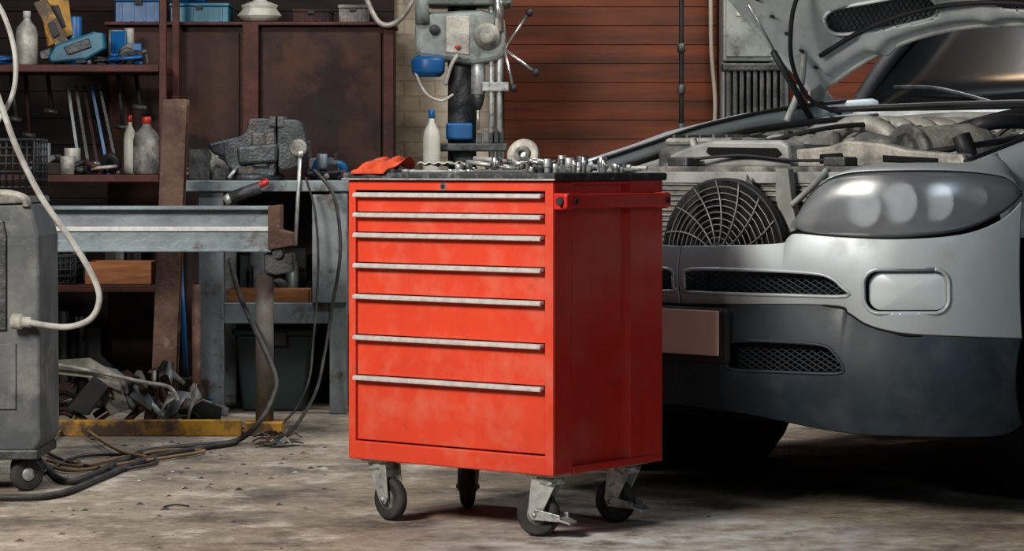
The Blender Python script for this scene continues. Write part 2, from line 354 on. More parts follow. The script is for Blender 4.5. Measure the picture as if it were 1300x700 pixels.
# ================= CAR
tc_=math.radians(43);P0=Vector((.50,7.90,0));Lx,Ly=math.cos(tc_),-math.sin(tc_);Bx,By=math.sin(tc_),math.cos(tc_)
pB=P0.x*Bx+P0.y*By;pL=P0.x*Lx+P0.y*Ly
def bf(l):
    a=abs(l)/.93;return .10*a*a+.27*a**7
def proj(l,b):
    x=P0.x+l*Lx+b*Bx;y=P0.y+l*Ly+b*By;return CX+F*x/y,y
def cs(u,v,off=0.):
    lo,hi=-.9,.95
    for _ in range(30):
        m=(lo+hi)/2
        if proj(m,bf(m)+off)[0]<u:lo=m
        else:hi=m
    l=(lo+hi)/2;y=proj(l,bf(l)+off)[1]
    return Vector((l,bf(l)+off,1-(v-HY)*y/F))
def cb(u,v,b):
    k=(u-CX)/F;y=(b+pB)/(k*Bx+By);x=k*y
    return Vector(((x-P0.x)*Lx+(y-P0.y)*Ly,b,1-(v-HY)*y/F))
HB,HH,HS=1.70,1.25,.67
def hcrown(l): return .23*(1-min(1,abs(l)/.76)**2.2)
def chd(u,v,d=0):
    k=(u-CX)/F;q=k*Bx+By;w=(v-HY)/F;dd=.15
    for _ in range(12):
        y=(HH+d+dd-1+HS*(HB+pB))/(HS*q-w);x=k*y;l=(x-P0.x)*Lx+(y-P0.y)*Ly;dd=hcrown(l)
    return Vector((l,(x-P0.x)*Bx+(y-P0.y)*By,1-w*y))
grp('car',P0,-tc_)
def cstrip(name,top,bot,mat,off=0,bulge=0,n=60,m=8,thick=.006,hole=None,mirror=True):
    u0=top[0][0];u1=top[-1][0]
    rows=[];uv=[]
    for j in range(m+1):
        t=j/m;row=[];ru=[]
        for i in range(n+1):
            u=u0+(u1-u0)*i/n;v=interp(top,u)*(1-t)+interp(bot,u)*t
            p=cs(u,v,off);p.y-=bulge*4*t*(1-t);row.append(p);ru.append((u,v))
        rows.append(row);uv.append(ru)
    sk=None
    if hole:
        def sk(i,j):
            a=uv[i][j];b=uv[i+1][j+1];return hole((a[0]+b[0])/2,(a[1]+b[1])/2)
    grid(name,rows,mat,thick,skip=sk)
    if mirror:grid(name+'_far',[[Vector((-p.x,p.y,p.z)) for p in r] for r in rows],mat,thick,skip=sk)
def inpoly(poly):
    def f(x,y):
        c=False;n=len(poly);j=n-1
        for i in range(n):
            xi,yi=poly[i];xj,yj=poly[j]
            if (yi>y)!=(yj>y) and x<(xj-xi)*(y-yi)/(yj-yi)+xi:c=not c
            j=i
        return c
    return f
def mir(ls): return ls+[[Vector((-p.x,p.y,p.z)) for p in l] for l in ls]
def ctube(name,pix,r,mat,off=0,closed=False,mirror=True,sub=5,bul=None):
    pix=list(pix)+([pix[0]] if closed else [])
    P=[cs(u,v,off) for u,v in pix]
    if bul:
        for p,(u,v) in zip(P,pix):
            tp=interp(bul[0],u);bt=interp(bul[1],u);t=(v-tp)/(bt-tp);p.y-=bul[2]*4*t*(1-t)
    tubes(name,mir([P]) if mirror else [P],r,mat,8,sub)
def rrect(u0,v0,u1,v1,r,k=6,skew=0):
    o=[]
    for cx_,cy_,a0 in ((u1-r,v0+r,-90),(u1-r,v1-r,0),(u0+r,v1-r,90),(u0+r,v0+r,180)):
        for i in range(k+1):
            a=math.radians(a0+90*i/k);o.append((cx_+r*math.cos(a),cy_+r*math.sin(a)))
    return [(u,v+(u-u0)*skew) for u,v in o]
g1=densify([(872,352),(880,342),(960,343),(1035,347),(1058,353),(1070,363),(1077,376),(1000,375),(880,371),(872,364),(872,352)],4)[:-1]
fogp=rrect(1099,342,1208,398,19,8)
i1=inpoly(g1);i2=inpoly(fogp)
top1=densify([(866,313),(985,310),(1000,303),(1012,297),(1060,301),(1140,304),(1220,298),(1270,280),(1297,256)],5)
bot1=densify([(866,386),(1050,387),(1078,397),(1100,411),(1130,420),(1170,425),(1297,430)],5)
cstrip('upper_bumper',top1,bot1,SIL,0,.012,n=300,m=84,hole=lambda u,v:i1(u,v) or i2(u,v))
ctube('upper_grille_frame',g1,.0055,SIL,-.002,True,sub=1,bul=(top1,bot1,.012))
ctube('fog_lamp_rim',fogp,.006,SIL,-.003,True,sub=1,bul=(top1,bot1,.012))
fi=rrect(1103,346,1204,394,17,8)
cstrip('fog_lamp_gap',[(1094,338),(1212,338)],[(1094,402),(1212,402)],DST,.016,0,n=20,m=3)
rows=[]
cxf,cyf=1153.5,370
for k in range(7):
    t=k/6;rows.append([cs(cxf+(u-cxf)*(1-t),cyf+(v-cyf)*(1-t),.004-.012*(1-(1-t)**2)) for u,v in fi+[fi[0]]])
grid('fog_lamp_glass',rows,FOG,0);grid('fog_lamp_glass_far',[[Vector((-p.x,p.y,p.z)) for p in r] for r in rows],FOG,0)
lg=densify([(930,440),(940,433),(1000,434),(1050,438),(1066,448),(1078,466),(1070,474),(1000,472),(940,469),(930,460),(930,440)],4)[:-1]
dk=inpoly(lg)
top2=bot1;bot2=densify([(866,514),(950,526),(1050,546),(1120,553),(1240,555),(1280,550),(1297,538)],5)
cstrip('lower_bumper',top2,bot2,BMP,.004,.03,n=220,m=90,hole=dk)
ctube('lower_grille_frame',lg,.005,BMP,.002,True,sub=1,bul=(top2,bot2,.03))
ctube('bumper_step',[(866,388),(1050,389),(1078,399),(1100,413),(1130,422),(1170,427),(1296,432)],.004,VOID,.002)
def honey(name,u0,u1,v0,v1,off,sp=11):
    ls=[];H=v1-v0
    for s in range(int((u1-u0+H*1.8)/sp)+1):
        a=u0-H*.9+s*sp
        for sg in (1,-1):
            pts=[]
            for k in range(7):
                v=v0+H*k/6;u=a+(v-v0)*1.6*sg+(0 if sg>0 else H*1.4)
                if u0<=u<=u1:pts.append(cs(u,v,off))
            if len(pts)>1:ls.append(pts)
    tubes(name,mir(ls),.0022,BMP,5,1)
honey('upper_grille_mesh',868,1084,336,382,.02)
honey('lower_grille_mesh',926,1084,428,478,.006)
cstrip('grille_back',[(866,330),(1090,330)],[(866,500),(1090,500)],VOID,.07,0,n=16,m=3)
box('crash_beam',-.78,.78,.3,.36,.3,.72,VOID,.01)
box('plate_bracket',-.30,.205,-.04,-.02,.43,.59,BLK,.01)
box('licence_plate',-.29,.175,-.046,-.04,.452,.583,PLATE,.003)
ht=densify([(1010,284),(1020,262),(1036,240),(1058,225),(1100,218),(1200,217),(1260,222),(1284,229),(1297,243)],4)
hb=densify([(1010,290),(1030,296),(1080,300),(1140,301),(1190,297),(1230,289),(1265,273),(1285,259),(1297,246)],4)
cstrip('headlight_bucket',ht,hb,LAMPD,.085,0,n=30,m=8)
cstrip('headlight_lens',ht,hb,HGL,.012,.022,n=60,m=12,thick=.004)
ctube('headlight_seal',ht,.004,BLK,.012,False,sub=1);ctube('headlight_seal_lower',hb,.004,BLK,.012,False,sub=1)
for i,(u,v,r) in enumerate([(1098,264,.056),(1143,257,.060),(1190,256,.056)]):
    for sgn in (1,-1):
        p=cs(u,v,.062);p.x*=sgn
        lathe('headlight_reflector_%d_%d'%(i,sgn+1),[(r,-.002),(r*.9,.002),(r*.6,.008),(0,.013)],p,LAMPW,(0,1,0),28)
for sgn in (1,-1):
    p=cs(1245,250,.06);p.x*=sgn
    lathe('turn_signal_reflector_%d'%(sgn+1),[(.03,-.01),(.025,0),(0,.01)],p,ZINC,(0,1,0),20)
rim=[(.28,.985),(.4,1.01),(.72,1.08),(.9,1.125),(1.3,1.19),(1.75,1.235),(2.0,1.25)]
def rimh(b): return interp(rim,b)
for sg,nm in ((1,'near'),(-1,'far')):
    rows=[]
    for j in range(7):
        t=j/6;row=[]
        for i in range(25):
            u=1040+(1297-1040)*i/24;a=cs(u,interp(ht,u)-1,.0)
            l2=a.x*.90 if a.x<.8 else .72+(a.x-.8)*.2
            b2=max(.30,bf(a.x)+.16);c=Vector((l2,b2,max(rimh(b2),a.z+.012)))
            p=a.lerp(c,t);p.z+=.012*math.sin(math.pi*t);p.x*=sg;row.append(p)
        rows.append(row)
    grid('headlight_cap_'+nm,rows,SIL,.004)
    rows=[]
    for i in range(40):
        b=.34+(2.0-.34)*i/39;r=rimh(b);out=min(.945,.86+.10*((b-.3)/.25)**.5) if b<.9 else .945
        row=[(sg*l,b,h) for l,h in ((.70,r-.06),(.71,r-.008),(.735,r),(.80,r-.006),(.86,r-.03),(out-.03,r-.10),(out,r-.2),(out+.003,.80 if r-.2>.8 else r-.22))]
        rows.append(row)
    grid('fender_top_'+nm,rows,SIL,.004)
    tube('fender_gap_'+nm,[(sg*.712,b,rimh(b)+.002) for b in (.42,.7,1.,1.4,1.8)],.007,BLK)
    grid('inner_wing_'+nm,[[(sg*.70,b,rimh(b)-.05),(sg*.62,b,rimh(b)-.07),(sg*.60,b,.8),(sg*.6,b,.45)] for b in [.42+.15*k for k in range(11)]],SILD,.006)
    ac,ah,ar=1.02,.37,.425
    pts=[(.42,.88),(.40,.32),(ac-.41,.30)]
    pts+=[(ac+ar*math.cos(a),ah+ar*math.sin(a)) for a in [math.radians(180-k*10) for k in range(0,19)]]
    pts+=[(ac+.43,.30),(2.0,.30),(2.0,1.05),(.9,.95)]
    prism('fender_side_'+nm,[(sg*.925,b,h) for b,h in pts],(sg*.02,0,0),SIL,.004)
    tubes('wheel_arch_trim_'+nm,[[Vector((sg*.935,ac+ar*math.cos(math.radians(k)),ah+ar*math.sin(math.radians(k)))) for k in range(-8,190,9)]],.022,BMP,8,2)
    lathe('wheel_arch_liner_'+nm,[(.42,0),(.42,.3),(.05,.3)],(sg*.92,ac,ah),VOID,(-sg,0,0),24)
    rows=[]
    for b in [2.0,2.05,2.6,3.1,3.6,4.2,4.55,4.68]:
        k=0 if b<4.3 else (b-4.3)*.35
        rows.append([(sg*(l-k),b,h) for l,h in ((.86,.28),(.93,.34),(.948,.6),(.945,.85),(.92,1.0),(.89,1.06))])
    grid('doors_and_quarter_'+nm,rows,SIL,.01)
    tubes('door_gaps_'+nm,[[(sg*.95,2.1,.4),(sg*.955,2.1,.85),(sg*.93,2.1,1.0)],[(sg*.95,3.05,.4),(sg*.955,3.05,.85),(sg*.93,3.05,1.0)]],.005,BLK,6,3)
    grid('side_windows_'+nm,[[(sg*.89,b0,1.06),(sg*.70,b1,1.60)] for b0,b1 in ((2.0,2.5),(3.0,3.1),(4.0,3.8),(4.5,4.3))],WGL,.006)
    tube('a_pillar_'+nm,[(sg*.83,1.98,1.16),(sg*.78,2.2,1.42),(sg*.69,2.5,1.66)],.035,BLK)
    tube('roof_rail_'+nm,[(sg*.69,2.5,1.66),(sg*.68,3.4,1.70),(sg*.66,4.4,1.62)],.03,SILD)
    for wi,wb in ((1,1.02),(2,3.85)):
        wc=Vector((sg*.80,wb,.362))
        lathe('%s_wheel_%d_tyre'%(nm,wi),[(.24,-.12),(.31,-.125),(.345,-.115),(.36,-.09),(.362,0),(.36,.09),(.345,.115),(.31,.125),(.24,.12)],wc,RUB,(sg,0,0),48)
        tubes('%s_wheel_%d_tread'%(nm,wi),[[wc+Vector((x,.3615*math.cos(a),.3615*math.sin(a))) for a in [math.radians(q*15) for q in range(25)]] for x in (-.06,-.02,.02,.06)]+[[wc+Vector((x0_,.362*math.cos(a),.362*math.sin(a))),wc+Vector((x1_,.355*math.cos(a+.04),.355*math.sin(a+.04)))] for a in [math.radians(q*6) for q in range(60)] for x0_,x1_ in ((.06,.11),(-.06,-.11))],.004,VOID,4,1)
        lathe('%s_wheel_%d_rim'%(nm,wi),[(.235,-.1),(.235,.10),(.22,.11),(.21,.06),(.21,-.1)],wc,ZINC,(sg,0,0),40)
        for q in range(5):
            a=2*math.pi*q/5
            tube('%s_wheel_%d_spoke_%d'%(nm,wi,q),[wc+Vector((sg*.09,0,0)),wc+Vector((sg*.08,.22*math.cos(a),.22*math.sin(a)))],.022,ZINC,8,1)
        cyl('%s_wheel_%d_hub'%(nm,wi),wc+Vector((sg*.06,0,0)),.05,.05,ZINC,(sg,0,0))
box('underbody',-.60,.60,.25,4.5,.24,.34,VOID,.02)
box('tail',-.78,.78,4.58,4.70,.35,1.06,SIL,.05)
grid('rear_window',[[(-.72,4.62,1.06),(.72,4.62,1.06)],[(-.60,4.35,1.62),(.60,4.35,1.62)]],WGL,.006)
grid('roof',[[(l,b,h+(1-(l/.7)**2)*.05) for l in (-.7,-.5,-.25,0,.25,.5,.7)] for b,h in ((2.5,1.66),(3.1,1.69),(3.7,1.69),(4.35,1.62))],SIL,.012)
box('firewall',-.70,.70,1.86,1.90,.4,1.16,ENG,.01)
grid('cowl',[[(l,b,h) for l in (-.8,-.4,0,.4,.8)] for b,h in ((1.80,1.17),(1.84,1.195),(1.95,1.195),(2.02,1.21))],SILD,.01,smooth=False)
box('cowl_grille',-.7,.7,1.87,1.99,1.20,1.217,BLK,.004)
tube('bonnet_seal',[(-.70,1.70,1.205),(-.4,1.78,1.215),(0,1.8,1.22),(.4,1.78,1.215),(.7,1.7,1.205)],.012,BLK)
grid('windshield',[[(l*(1-.13*t),1.98+.50*t-.10*(1-(l/.8)**2)*(1-t),1.19+.47*t+.03*(1-(l/.8)**2)) for l in (-.8,-.55,-.3,0,.3,.55,.8)] for t in (0,.25,.5,.75,1)],WGL,.006)
box('dashboard',-.75,.75,2.15,2.5,.9,1.2,VOID,.03)
for i,(a,bq) in enumerate((((-.15,1.90,1.225),(-.62,1.98,1.29)),((.55,1.90,1.225),(0,1.93,1.30)))):
    tube('wiper_%d'%i,[a,((a[0]+bq[0])/2,1.90,1.28),bq],.008,DST)
# ---- radiator, fan
RAD=M('radiator_fins',(.33,.33,.32),(.20,.20,.195),rough=.5,metal=.5,scale=30)
box('radiator_core',-.42,.42,.30,.33,.42,.965,RAD,.003)
tubes('radiator_tubes',[[Vector((-.42,.296,.45+.016*k)),Vector((.42,.296,.45+.016*k))] for k in range(32)],.0035,ENL,5,1)
for sg in (1,-1):
    box('radiator_tank_%d'%(sg+1),sg*.42-.02,sg*.42+.02,.27,.35,.42,.97,ENL,.01)
    box('headlight_mount_%d'%(sg+1),sg*.50-.05,sg*.50+.05,.22,.36,.55,.94,BLK,.01)
    box('headlight_bracket_%d'%(sg+1),sg*.44-.015,sg*.44+.015,.16,.26,.60,.93,ENL,.008)
fc=Vector((.0,.20,.735))
FANM=M('fan_guard_metal',(.24,.24,.235),(.15,.15,.15),rough=.45,metal=.4)
FBL=M('fan_blade_plastic',(.12,.12,.12),(.18,.175,.17),rough=.6)
ls=[]
for r in [.035+.019*k for k in range(11)]:
    ls.append([fc+Vector((r*math.cos(math.radians(a)),-.035*(1-(r/.25)**2),r*math.sin(math.radians(a)))) for a in range(0,361,12)])
tubes('fan_guard_rings',ls,.0024,FANM,5,1)
tubes('fan_guard_spokes',[[fc+Vector((r*math.cos(a+r*2.2),-.036*(1-(r/.25)**2)-.003,r*math.sin(a+r*2.2))) for r in (.03,.08,.13,.18,.225)] for a in [2*math.pi*k/16 for k in range(16)]],.003,FANM,5,3)
lathe('fan_shroud',[(.226,-.01),(.232,-.01),(.232,.02),(.226,.02),(.226,-.01)],fc,BLK,(0,1,0),48)
cyl('fan_motor',fc+Vector((0,-.03,0)),.045,.08,BLK,(0,1,0))
for q in range(7):
    a=2*math.pi*q/7;e=Vector((math.cos(a),0,math.sin(a)));t=Vector((-math.sin(a),0,math.cos(a)))
    o=fc+Vector((0,.03,0))
    rows=[]
    for r in (.04,.1,.16,.218):
        rows.append([o+e*r+t*(r*.55*s*.5+r*.25)+Vector((0,s*.024,0)) for s in (-1,0,1)])
    grid('fan_blade_%d'%q,rows,FBL,.003)
prism('slam_panel',[(-.72,.40,.98),(-.45,.31,.98),(0,.285,.98),(.45,.31,.98),(.66,.36,.98),(.66,.45,.98),(.4,.40,.98),(0,.375,.98),(-.4,.40,.98),(-.72,.48,.98)],(0,0,.022),ENG,.006)
prism('slam_panel_lip',[(-.45,.30,.95),(0,.275,.95),(.45,.30,.95),(.45,.312,.95),(0,.287,.95),(-.45,.312,.95)],(0,0,.035),SILD,.003)
def cpoly(name,pix,b,t,mat,bev=.006): 
    return prism(name,[cb(u,v,b) for u,v in pix],(0,t,0),mat,bev)
cpoly('air_guide_cover',[(842,214),(850,196),(880,184),(905,178),(990,178),(1000,184),(1004,214)],.42,.10,SILD,.012)
cpoly('air_guide_slot',[(898,187),(985,188),(992,196),(984,201),(905,200),(896,194)],.414,.01,VOID,.003)
cpoly('lock_carrier_right',[(1004,214),(1006,190),(1050,186),(1075,178),(1120,182),(1150,190),(1222,196),(1228,214)],.46,.06,ENL,.008)
cpoly('lock_carrier_slot',[(1040,196),(1068,194),(1072,206),(1040,208)],.455,.01,VOID,.003)
cpoly('lock_carrier_slot_2',[(1120,197),(1190,201),(1190,208),(1120,206)],.455,.01,VOID,.003)
cpoly('carrier_upright',[(1000,214),(1004,250),(1012,292),(994,300),(984,250),(984,214)],.24,.03,SILD,.004)
tube('carrier_brace',[cb(1004,262,.2),cb(1032,236,.24),cb(1050,216,.3)],.010,SILD)
box('bonnet_latch_1',-.33,-.25,.33,.40,1.0,1.03,DST,.006);box('bonnet_latch_2',.27,.35,.33,.40,1.0,1.03,DST,.006)
tube('latch_cable',[(-.3,.36,1.02),(-.1,.40,1.035),(.1,.40,1.02),(.3,.36,1.02)],.005,BLK)
prism('air_duct',[(-.40,.56,1.0),(-.05,.56,1.0),(.0,.65,1.0),(-.1,.85,1.0),(-.38,.8,1.0)],(0,0,.06),ENG,.02)
lathe('intake_snorkel',[(.05,0),(.055,.02),(.05,.04),(.055,.06),(.05,.08),(.055,.1),(.05,.12),(.055,.14),(.045,.16)],(-.05,.6,1.04),ENG,(.9,.5,.15),24)
box('air_filter_box',-.62,-.30,.62,1.05,.85,1.07,ENG,.03)
box('air_filter_lid',-.60,-.32,.64,1.03,1.07,1.095,ENL,.012)
for k in range(5):box('air_filter_rib_%d'%k,-.58+.055*k,-.57+.055*k,.66,1.01,1.095,1.105,ENG,.002)
box('battery_box',-.64,-.36,1.2,1.6,.85,1.12,ENG,.02)
box('engine_block',-.30,.34,.72,1.7,.5,1.02,ENG,.04)
prism('valve_cover_1',[(-.27,.80,1.0),(-.03,.80,1.0),(-.03,1.62,1.03),(-.27,1.62,1.03)],(0,0,.08),ENL,.03)
prism('valve_cover_2',[(.06,.74,1.0),(.30,.74,1.0),(.30,1.62,1.03),(.06,1.62,1.03)],(0,0,.09),ENL,.03)
for k in range(6):
    tube('intake_runner_%d'%k,[(-.10,.86+.13*k,1.08),(-.02,.87+.13*k,1.135),(.08,.88+.13*k,1.13),(.14,.88+.13*k,1.09)],.028,ENL,10,4)
for k in range(8):
    cyl('cover_bolt_%d'%k,(.10+.16*(k%2),.8+.2*(k//2),1.09),.012,.012,DST,seg=6)
cyl('oil_cap',(.18,.95,1.09),.035,.03,BLK)
lathe('air_cleaner_drum',[(.05,0),(.095,.01),(.10,.03),(.095,.05),(.10,.07),(.095,.09),(.10,.11),(.10,.24),(.09,.26),(.03,.27)],(.40,.60,1.02),ENL,(.35,.93,.06),32)
lathe('air_cleaner_ring',[(.085,-.02),(.11,-.015),(.11,.0),(.085,.005),(.085,-.02)],(.40,.60,1.02),ENG,(.35,.93,.06),32)
lathe('air_hose_bellows',[(.05+.008*(k%2),.015*k) for k in range(14)],(.36,.58,1.03),ENG,(-.8,.4,.1),24)
tube('coolant_hose_1',[(.45,.95,1.05),(.50,.80,1.12),(.58,.9,1.14),(.60,1.2,1.12)],.024,BLK)
tube('coolant_hose_2',[(-.25,.55,1.02),(-.15,.56,1.06),(.05,.58,1.05),(.2,.65,1.05)],.02,BLK)
tube('coolant_hose_3',[(.30,.9,1.10),(.42,1.1,1.16),(.40,1.4,1.18),(.2,1.6,1.17)],.02,BLK)
tube('wiring_loom_1',[(-.66,.5,1.0),(-.62,.9,1.09),(-.64,1.3,1.14),(-.5,1.7,1.18)],.012,BLK)
tube('wiring_loom_2',[(.3,.48,1.02),(.45,.52,1.035),(.58,.62,1.06),(.62,1.0,1.1)],.010,BLK)
tube('wiring_loom_3',[(-.2,.5,1.05),(.0,.7,1.12),(.05,1.0,1.14),(-.05,1.4,1.15)],.008,BLK)
tube('fuel_rail',[(.02,.8,1.125),(.02,1.6,1.14)],.012,ZINC)
rs=random.Random(3)
for k in range(72):
    l=rs.uniform(-.58,.62);b=rs.uniform(.50,1.6);h=1.03+.06*b+rs.uniform(-.02,.02);m=rs.choice([ENL,ENG,DST,BLK,SILD,ZINC])
    if k%3==0: cyl('fitting_%d'%k,(l,b,h-.05),rs.uniform(.012,.03),.07,m,(rs.uniform(-.4,.4),rs.uniform(-.4,.4),1))
    elif k%3==1: tube('pipe_%d'%k,[(l,b,h-.03),(l+.05,b+.02,h+.01),(l+.12,b+rs.uniform(-.05,.1),h+.005),(l+.17,b+.05,h-.04)],rs.uniform(.006,.013),m,8,4)
    else: box('bracket_%d'%k,l,l+rs.uniform(.03,.09),b,b+.05,h-.07,h,m,.006)
box('coolant_tank',.45,.66,1.1,1.4,.95,1.12,CREAM,.03);cyl('coolant_cap',(.55,1.25,1.12),.03,.03,BLK)
box('fuse_box',.42,.64,.50,.66,.9,1.01,BLK,.015)
tube('strut_brace',[(-.62,1.45,1.13),(0,1.5,1.17),(.62,1.45,1.13)],.016,SILD)
for sg in (1,-1):
    lathe('strut_tower_%d'%(sg+1),[(.12,0),(.11,.1),(.09,.13),(.03,.14)],(sg*.56,1.4,.97),SILD,(0,0,1),28)
# ---- bonnet (open)
def hl(b): return .60+.16*min(1,(b-.60)/.55)
BF0=.62
def hp(l,b,d=0): return Vector((l,b,HH+HS*(HB-b)+hcrown(l*.76/hl(b))+d))
rows=[]
for i in range(24):
    b=BF0+(HB-BF0)*i/23;w=hl(b)
    rows.append([hp(w*s,b,.05*(1-abs(s)**6)) for s in [k/12 for k in range(-12,13)]])
grid('bonnet_skin',rows,SIL,.004)
vp=[[(1046,24),(1058,12),(1110,2),(1165,-8),(1182,-2),(1190,10),(1180,24),(1120,36),(1070,44),(1052,38)],[(1258,-6),(1300,-14),(1330,-14),(1330,6),(1290,12),(1264,6)]]
vp=[densify(p+[p[0]],4)[:-1] for p in vp]
grils=[inpoly(p) for p in vp]
def s2pix(p):
    x=P0.x+p.x*Lx+p.y*Bx;y=P0.y+p.x*Ly+p.y*By;return CX+F*x/y,HY-F*(p.z-1)/y
rows=[];pix=[]
for i in range(161):
    b=BF0+.02+(HB-.01-BF0-.02)*i/160;w=hl(b)-.004;r=[]
    for k in range(-90,91):
        s=k/90
        d=0
        rib=abs(abs(s)-.50-.16*math.sin((b-.62)*2.4));d-=.022*math.exp(-(rib/.04)**2)
        d-=.022*math.exp(-((b-1.62)/.035)**2)*(abs(s)<.9);d-=.016*math.exp(-((b-.95)/.04)**2)
        d-=.012*math.exp(-(s/.05)**2)
        d-=.02*math.exp(-((1-abs(s))/.03)**2)
        r.append(hp(w*s,b,d))
    rows.append(r);pix.append([s2pix(p) for p in r])
def skh(i,j):
    a=pix[i][j]
    if a[1]<-30 or a[1]>70:return False
    return any(g(a[0],a[1]) for g in grils)
grid('bonnet_inner_frame',rows,WHT,.004,skip=skh)
for gi,gp_ in enumerate(vp):
    tube('bonnet_vent_rim_%d'%gi,[chd(u,v,-.004) for u,v in gp_+[gp_[0]]],.007,WHT,8,1)
    ls=[];f=grils[gi];u0=min(p[0] for p in gp_);u1=max(p[0] for p in gp_)
    for k in range(-10,int((u1-u0)/7)+10):
        for sg in (1,-1):
            cur=[]
            for q in range(-14,50,4):
                u=u0+k*7+sg*q*.6;v=q
                if f(u,v):cur.append(chd(u,v,.004))
            if len(cur)>1:ls.append(cur)
    if ls:tubes('bonnet_vent_mesh_%d'%gi,ls,.0025,BLK,4,1)
tubes('bonnet_edge',[[hp(s*hl(b),b,.0) for b in (BF0,.9,1.2,1.5,1.69)] for s in (-1,1)],.012,WHT,8,4)
tube('bonnet_rear_edge',[hp(s*.76,1.69,.0) for s in (-1,-.9,-.7,-.4,0,.4,.7,.9,1)],.010,SILD)
tube('bonnet_seal_strip',[hp(s*.76,1.56,-.02) for s in (-.85,-.6,-.3,0,.3,.6,.85)],.009,BLK)
for sg in (1,-1):
    prism('bonnet_hinge_%d'%(sg+1),[(sg*.72,1.60,1.19),(sg*.72,1.72,1.19),(sg*.72,1.74,1.25),(sg*.72,1.66,1.30),(sg*.72,1.60,1.27)],(sg*.012,0,0),SILD,.004)
    tube('bonnet_hinge_link_%d'%(sg+1),[(sg*.69,1.42,1.16),(sg*.69,1.50,1.28),(sg*.69,1.52,1.40)],.013,SILD)
    tube('gas_strut_%d'%(sg+1),[(sg*.67,1.55,1.16),(sg*.67,1.32,1.40)],.012,BLK)
    tube('gas_strut_rod_%d'%(sg+1),[(sg*.67,1.40,1.32),(sg*.67,1.18,1.56)],.006,CHR)
tube('washer_hose',[(-.6,1.62,1.19),(-.66,1.5,1.25),(-.62,1.35,1.42),hp(-.5,1.3,-.03),hp(-.2,1.45,-.04),hp(.1,1.4,-.04)],.008,BLK)
for k in range(8):
    b=1.0+.085*k;p=hp(-hl(b)+.07,b,-.008);cyl('bonnet_clip_%d'%k,p,.010,.006,BLK,(0,-.5,-1),10)
end()
# ================= BACKGROUND LEFT
grp('steel_shelf_unit')
xl=W(-120,0,11).x;xr=W(211,0,11).x
for i,(x,y) in enumerate(((xr-.03,11.0),(xr-.03,11.42),(xl,11.0),(xl,11.42))):
    box('post_%d'%i,x,x+.03,y,y+.03,0,2.1,RUSTP,.003)
shz=[]
for i,v in enumerate((82,222,362)):
    zz=W(0,v,11).z;shz.append(zz);box('shelf_%d'%i,xl,xr-.031,11.0,11.44,zz-.03,zz,RUSTP,.003)
box('shelf_top',xl,xr-.031,11.0,11.44,2.05,2.08,RUSTP,.003)
for i,(u,v0,v1) in enumerate(((15,95,150),(32,92,170),(60,92,140),(150,92,160),(172,92,135))):
    tube('hung_tool_handle_%d'%i,[W(u,v0,11.40),W(u+6,v1,11.39)],.009,random.choice([DST,BLU,RUST]));tube('hung_tool_head_%d'%i,[W(u-4,v1,11.39),W(u+14,v1+3,11.39)],.012,DST)
end()
grp('rusty_metal_cabinet')
a=W(135,32,11.52);b=W(497,200,11.52)
box('carcass',a.x,b.x,11.56,11.98,.02,a.z,RUST,.006)
xm=W(318,0,11.52).x
box('door_left',a.x+.01,xm-.05,11.54,11.56,.05,a.z-.03,RUST,.004)
box('center_post',xm-.035,xm+.035,11.51,11.56,.02,a.z+.01,RUSTP,.004)
box('door_right',xm+.05,b.x-.045,11.54,11.56,.05,a.z-.03,RUST,.004)
box('top_lip',a.x-.01,b.x+.01,11.52,11.99,a.z,a.z+.015,RUSTP,.003)
box('edge_post',b.x-.035,b.x+.01,11.515,11.56,.02,a.z,RUSTP,.003)
end()
ctz=a.z+.0155
grp('workbench')
wx0=W(232,0,10.8).x;wx1=W(443,0,10.8).x
box('top',wx0,wx1,10.8,11.45,.90,.945,BEN,.004)
box('leg_1',W(251,0,10.8).x,W(283,0,10.8).x,10.82,10.9,0,.90,BEN,.004)
box('leg_2',wx1-.08,wx1-.01,10.82,10.9,0,.90,BEN,.004)
box('leg_3',W(251,0,10.8).x,W(283,0,10.8).x,11.34,11.42,0,.90,BEN,.004)
box('leg_4',wx1-.08,wx1-.01,11.34,11.42,0,.90,BEN,.004)
box('rail_front',W(283,0,10.8).x,wx1-.08,10.83,10.87,.365,.45,BEN,.004)
box('rail_back',W(283,0,10.8).x,wx1-.08,11.36,11.40,.365,.45,BEN,.004)
box('lower_shelf',W(283,0,10.8).x,wx1-.08,10.87,11.36,.42,.44,RUSTP,.003)
pbox('side_panel',396,247,441,385,10.805,.02,BEN,.004)
box('back_sheet',W(283,0,10.8).x,wx1-.08,11.42,11.43,.02,.9,DPK,.002)
end()
a=W(288,0,10.89);b=W(392,0,10.89);box('wood_plank',a.x,b.x,10.89,11.08,.4405,.50,WOOD,.003)
grp('plastic_storage_bin')
a=W(298,418,10.92);b=W(394,525,10.92)
def frust(name,x0,x1,y0,y1,z0,z1,tp,mat,bev=.01):
    v=[(x0+tp,y0+tp,z0),(x1-tp,y0+tp,z0),(x1,y0,z1),(x0,y0,z1),(x0+tp,y1-tp,z0),(x1-tp,y1-tp,z0),(x1,y1,z1),(x0,y1,z1)]
    return mk(name,v,BF,mat,bev=bev)
frust('tub',a.x,b.x,10.92,11.3,0.0,.31,.03,GRN);box('lid',a.x-.012,b.x+.012,10.91,11.31,.31,.34,GRN,.01)
box('lid_handle',(a.x+b.x)/2-.06,(a.x+b.x)/2+.06,10.895,10.91,.27,.33,BLK,.006)
end()
grp('bench_vise')
y=10.84
p=W(320,228,y)
lathe('swivel_base',[(.12,0),(.12,.02),(.10,.03),(.09,.05)],(p.x,y+.13,.9455),VIS,(0,0,1),32)
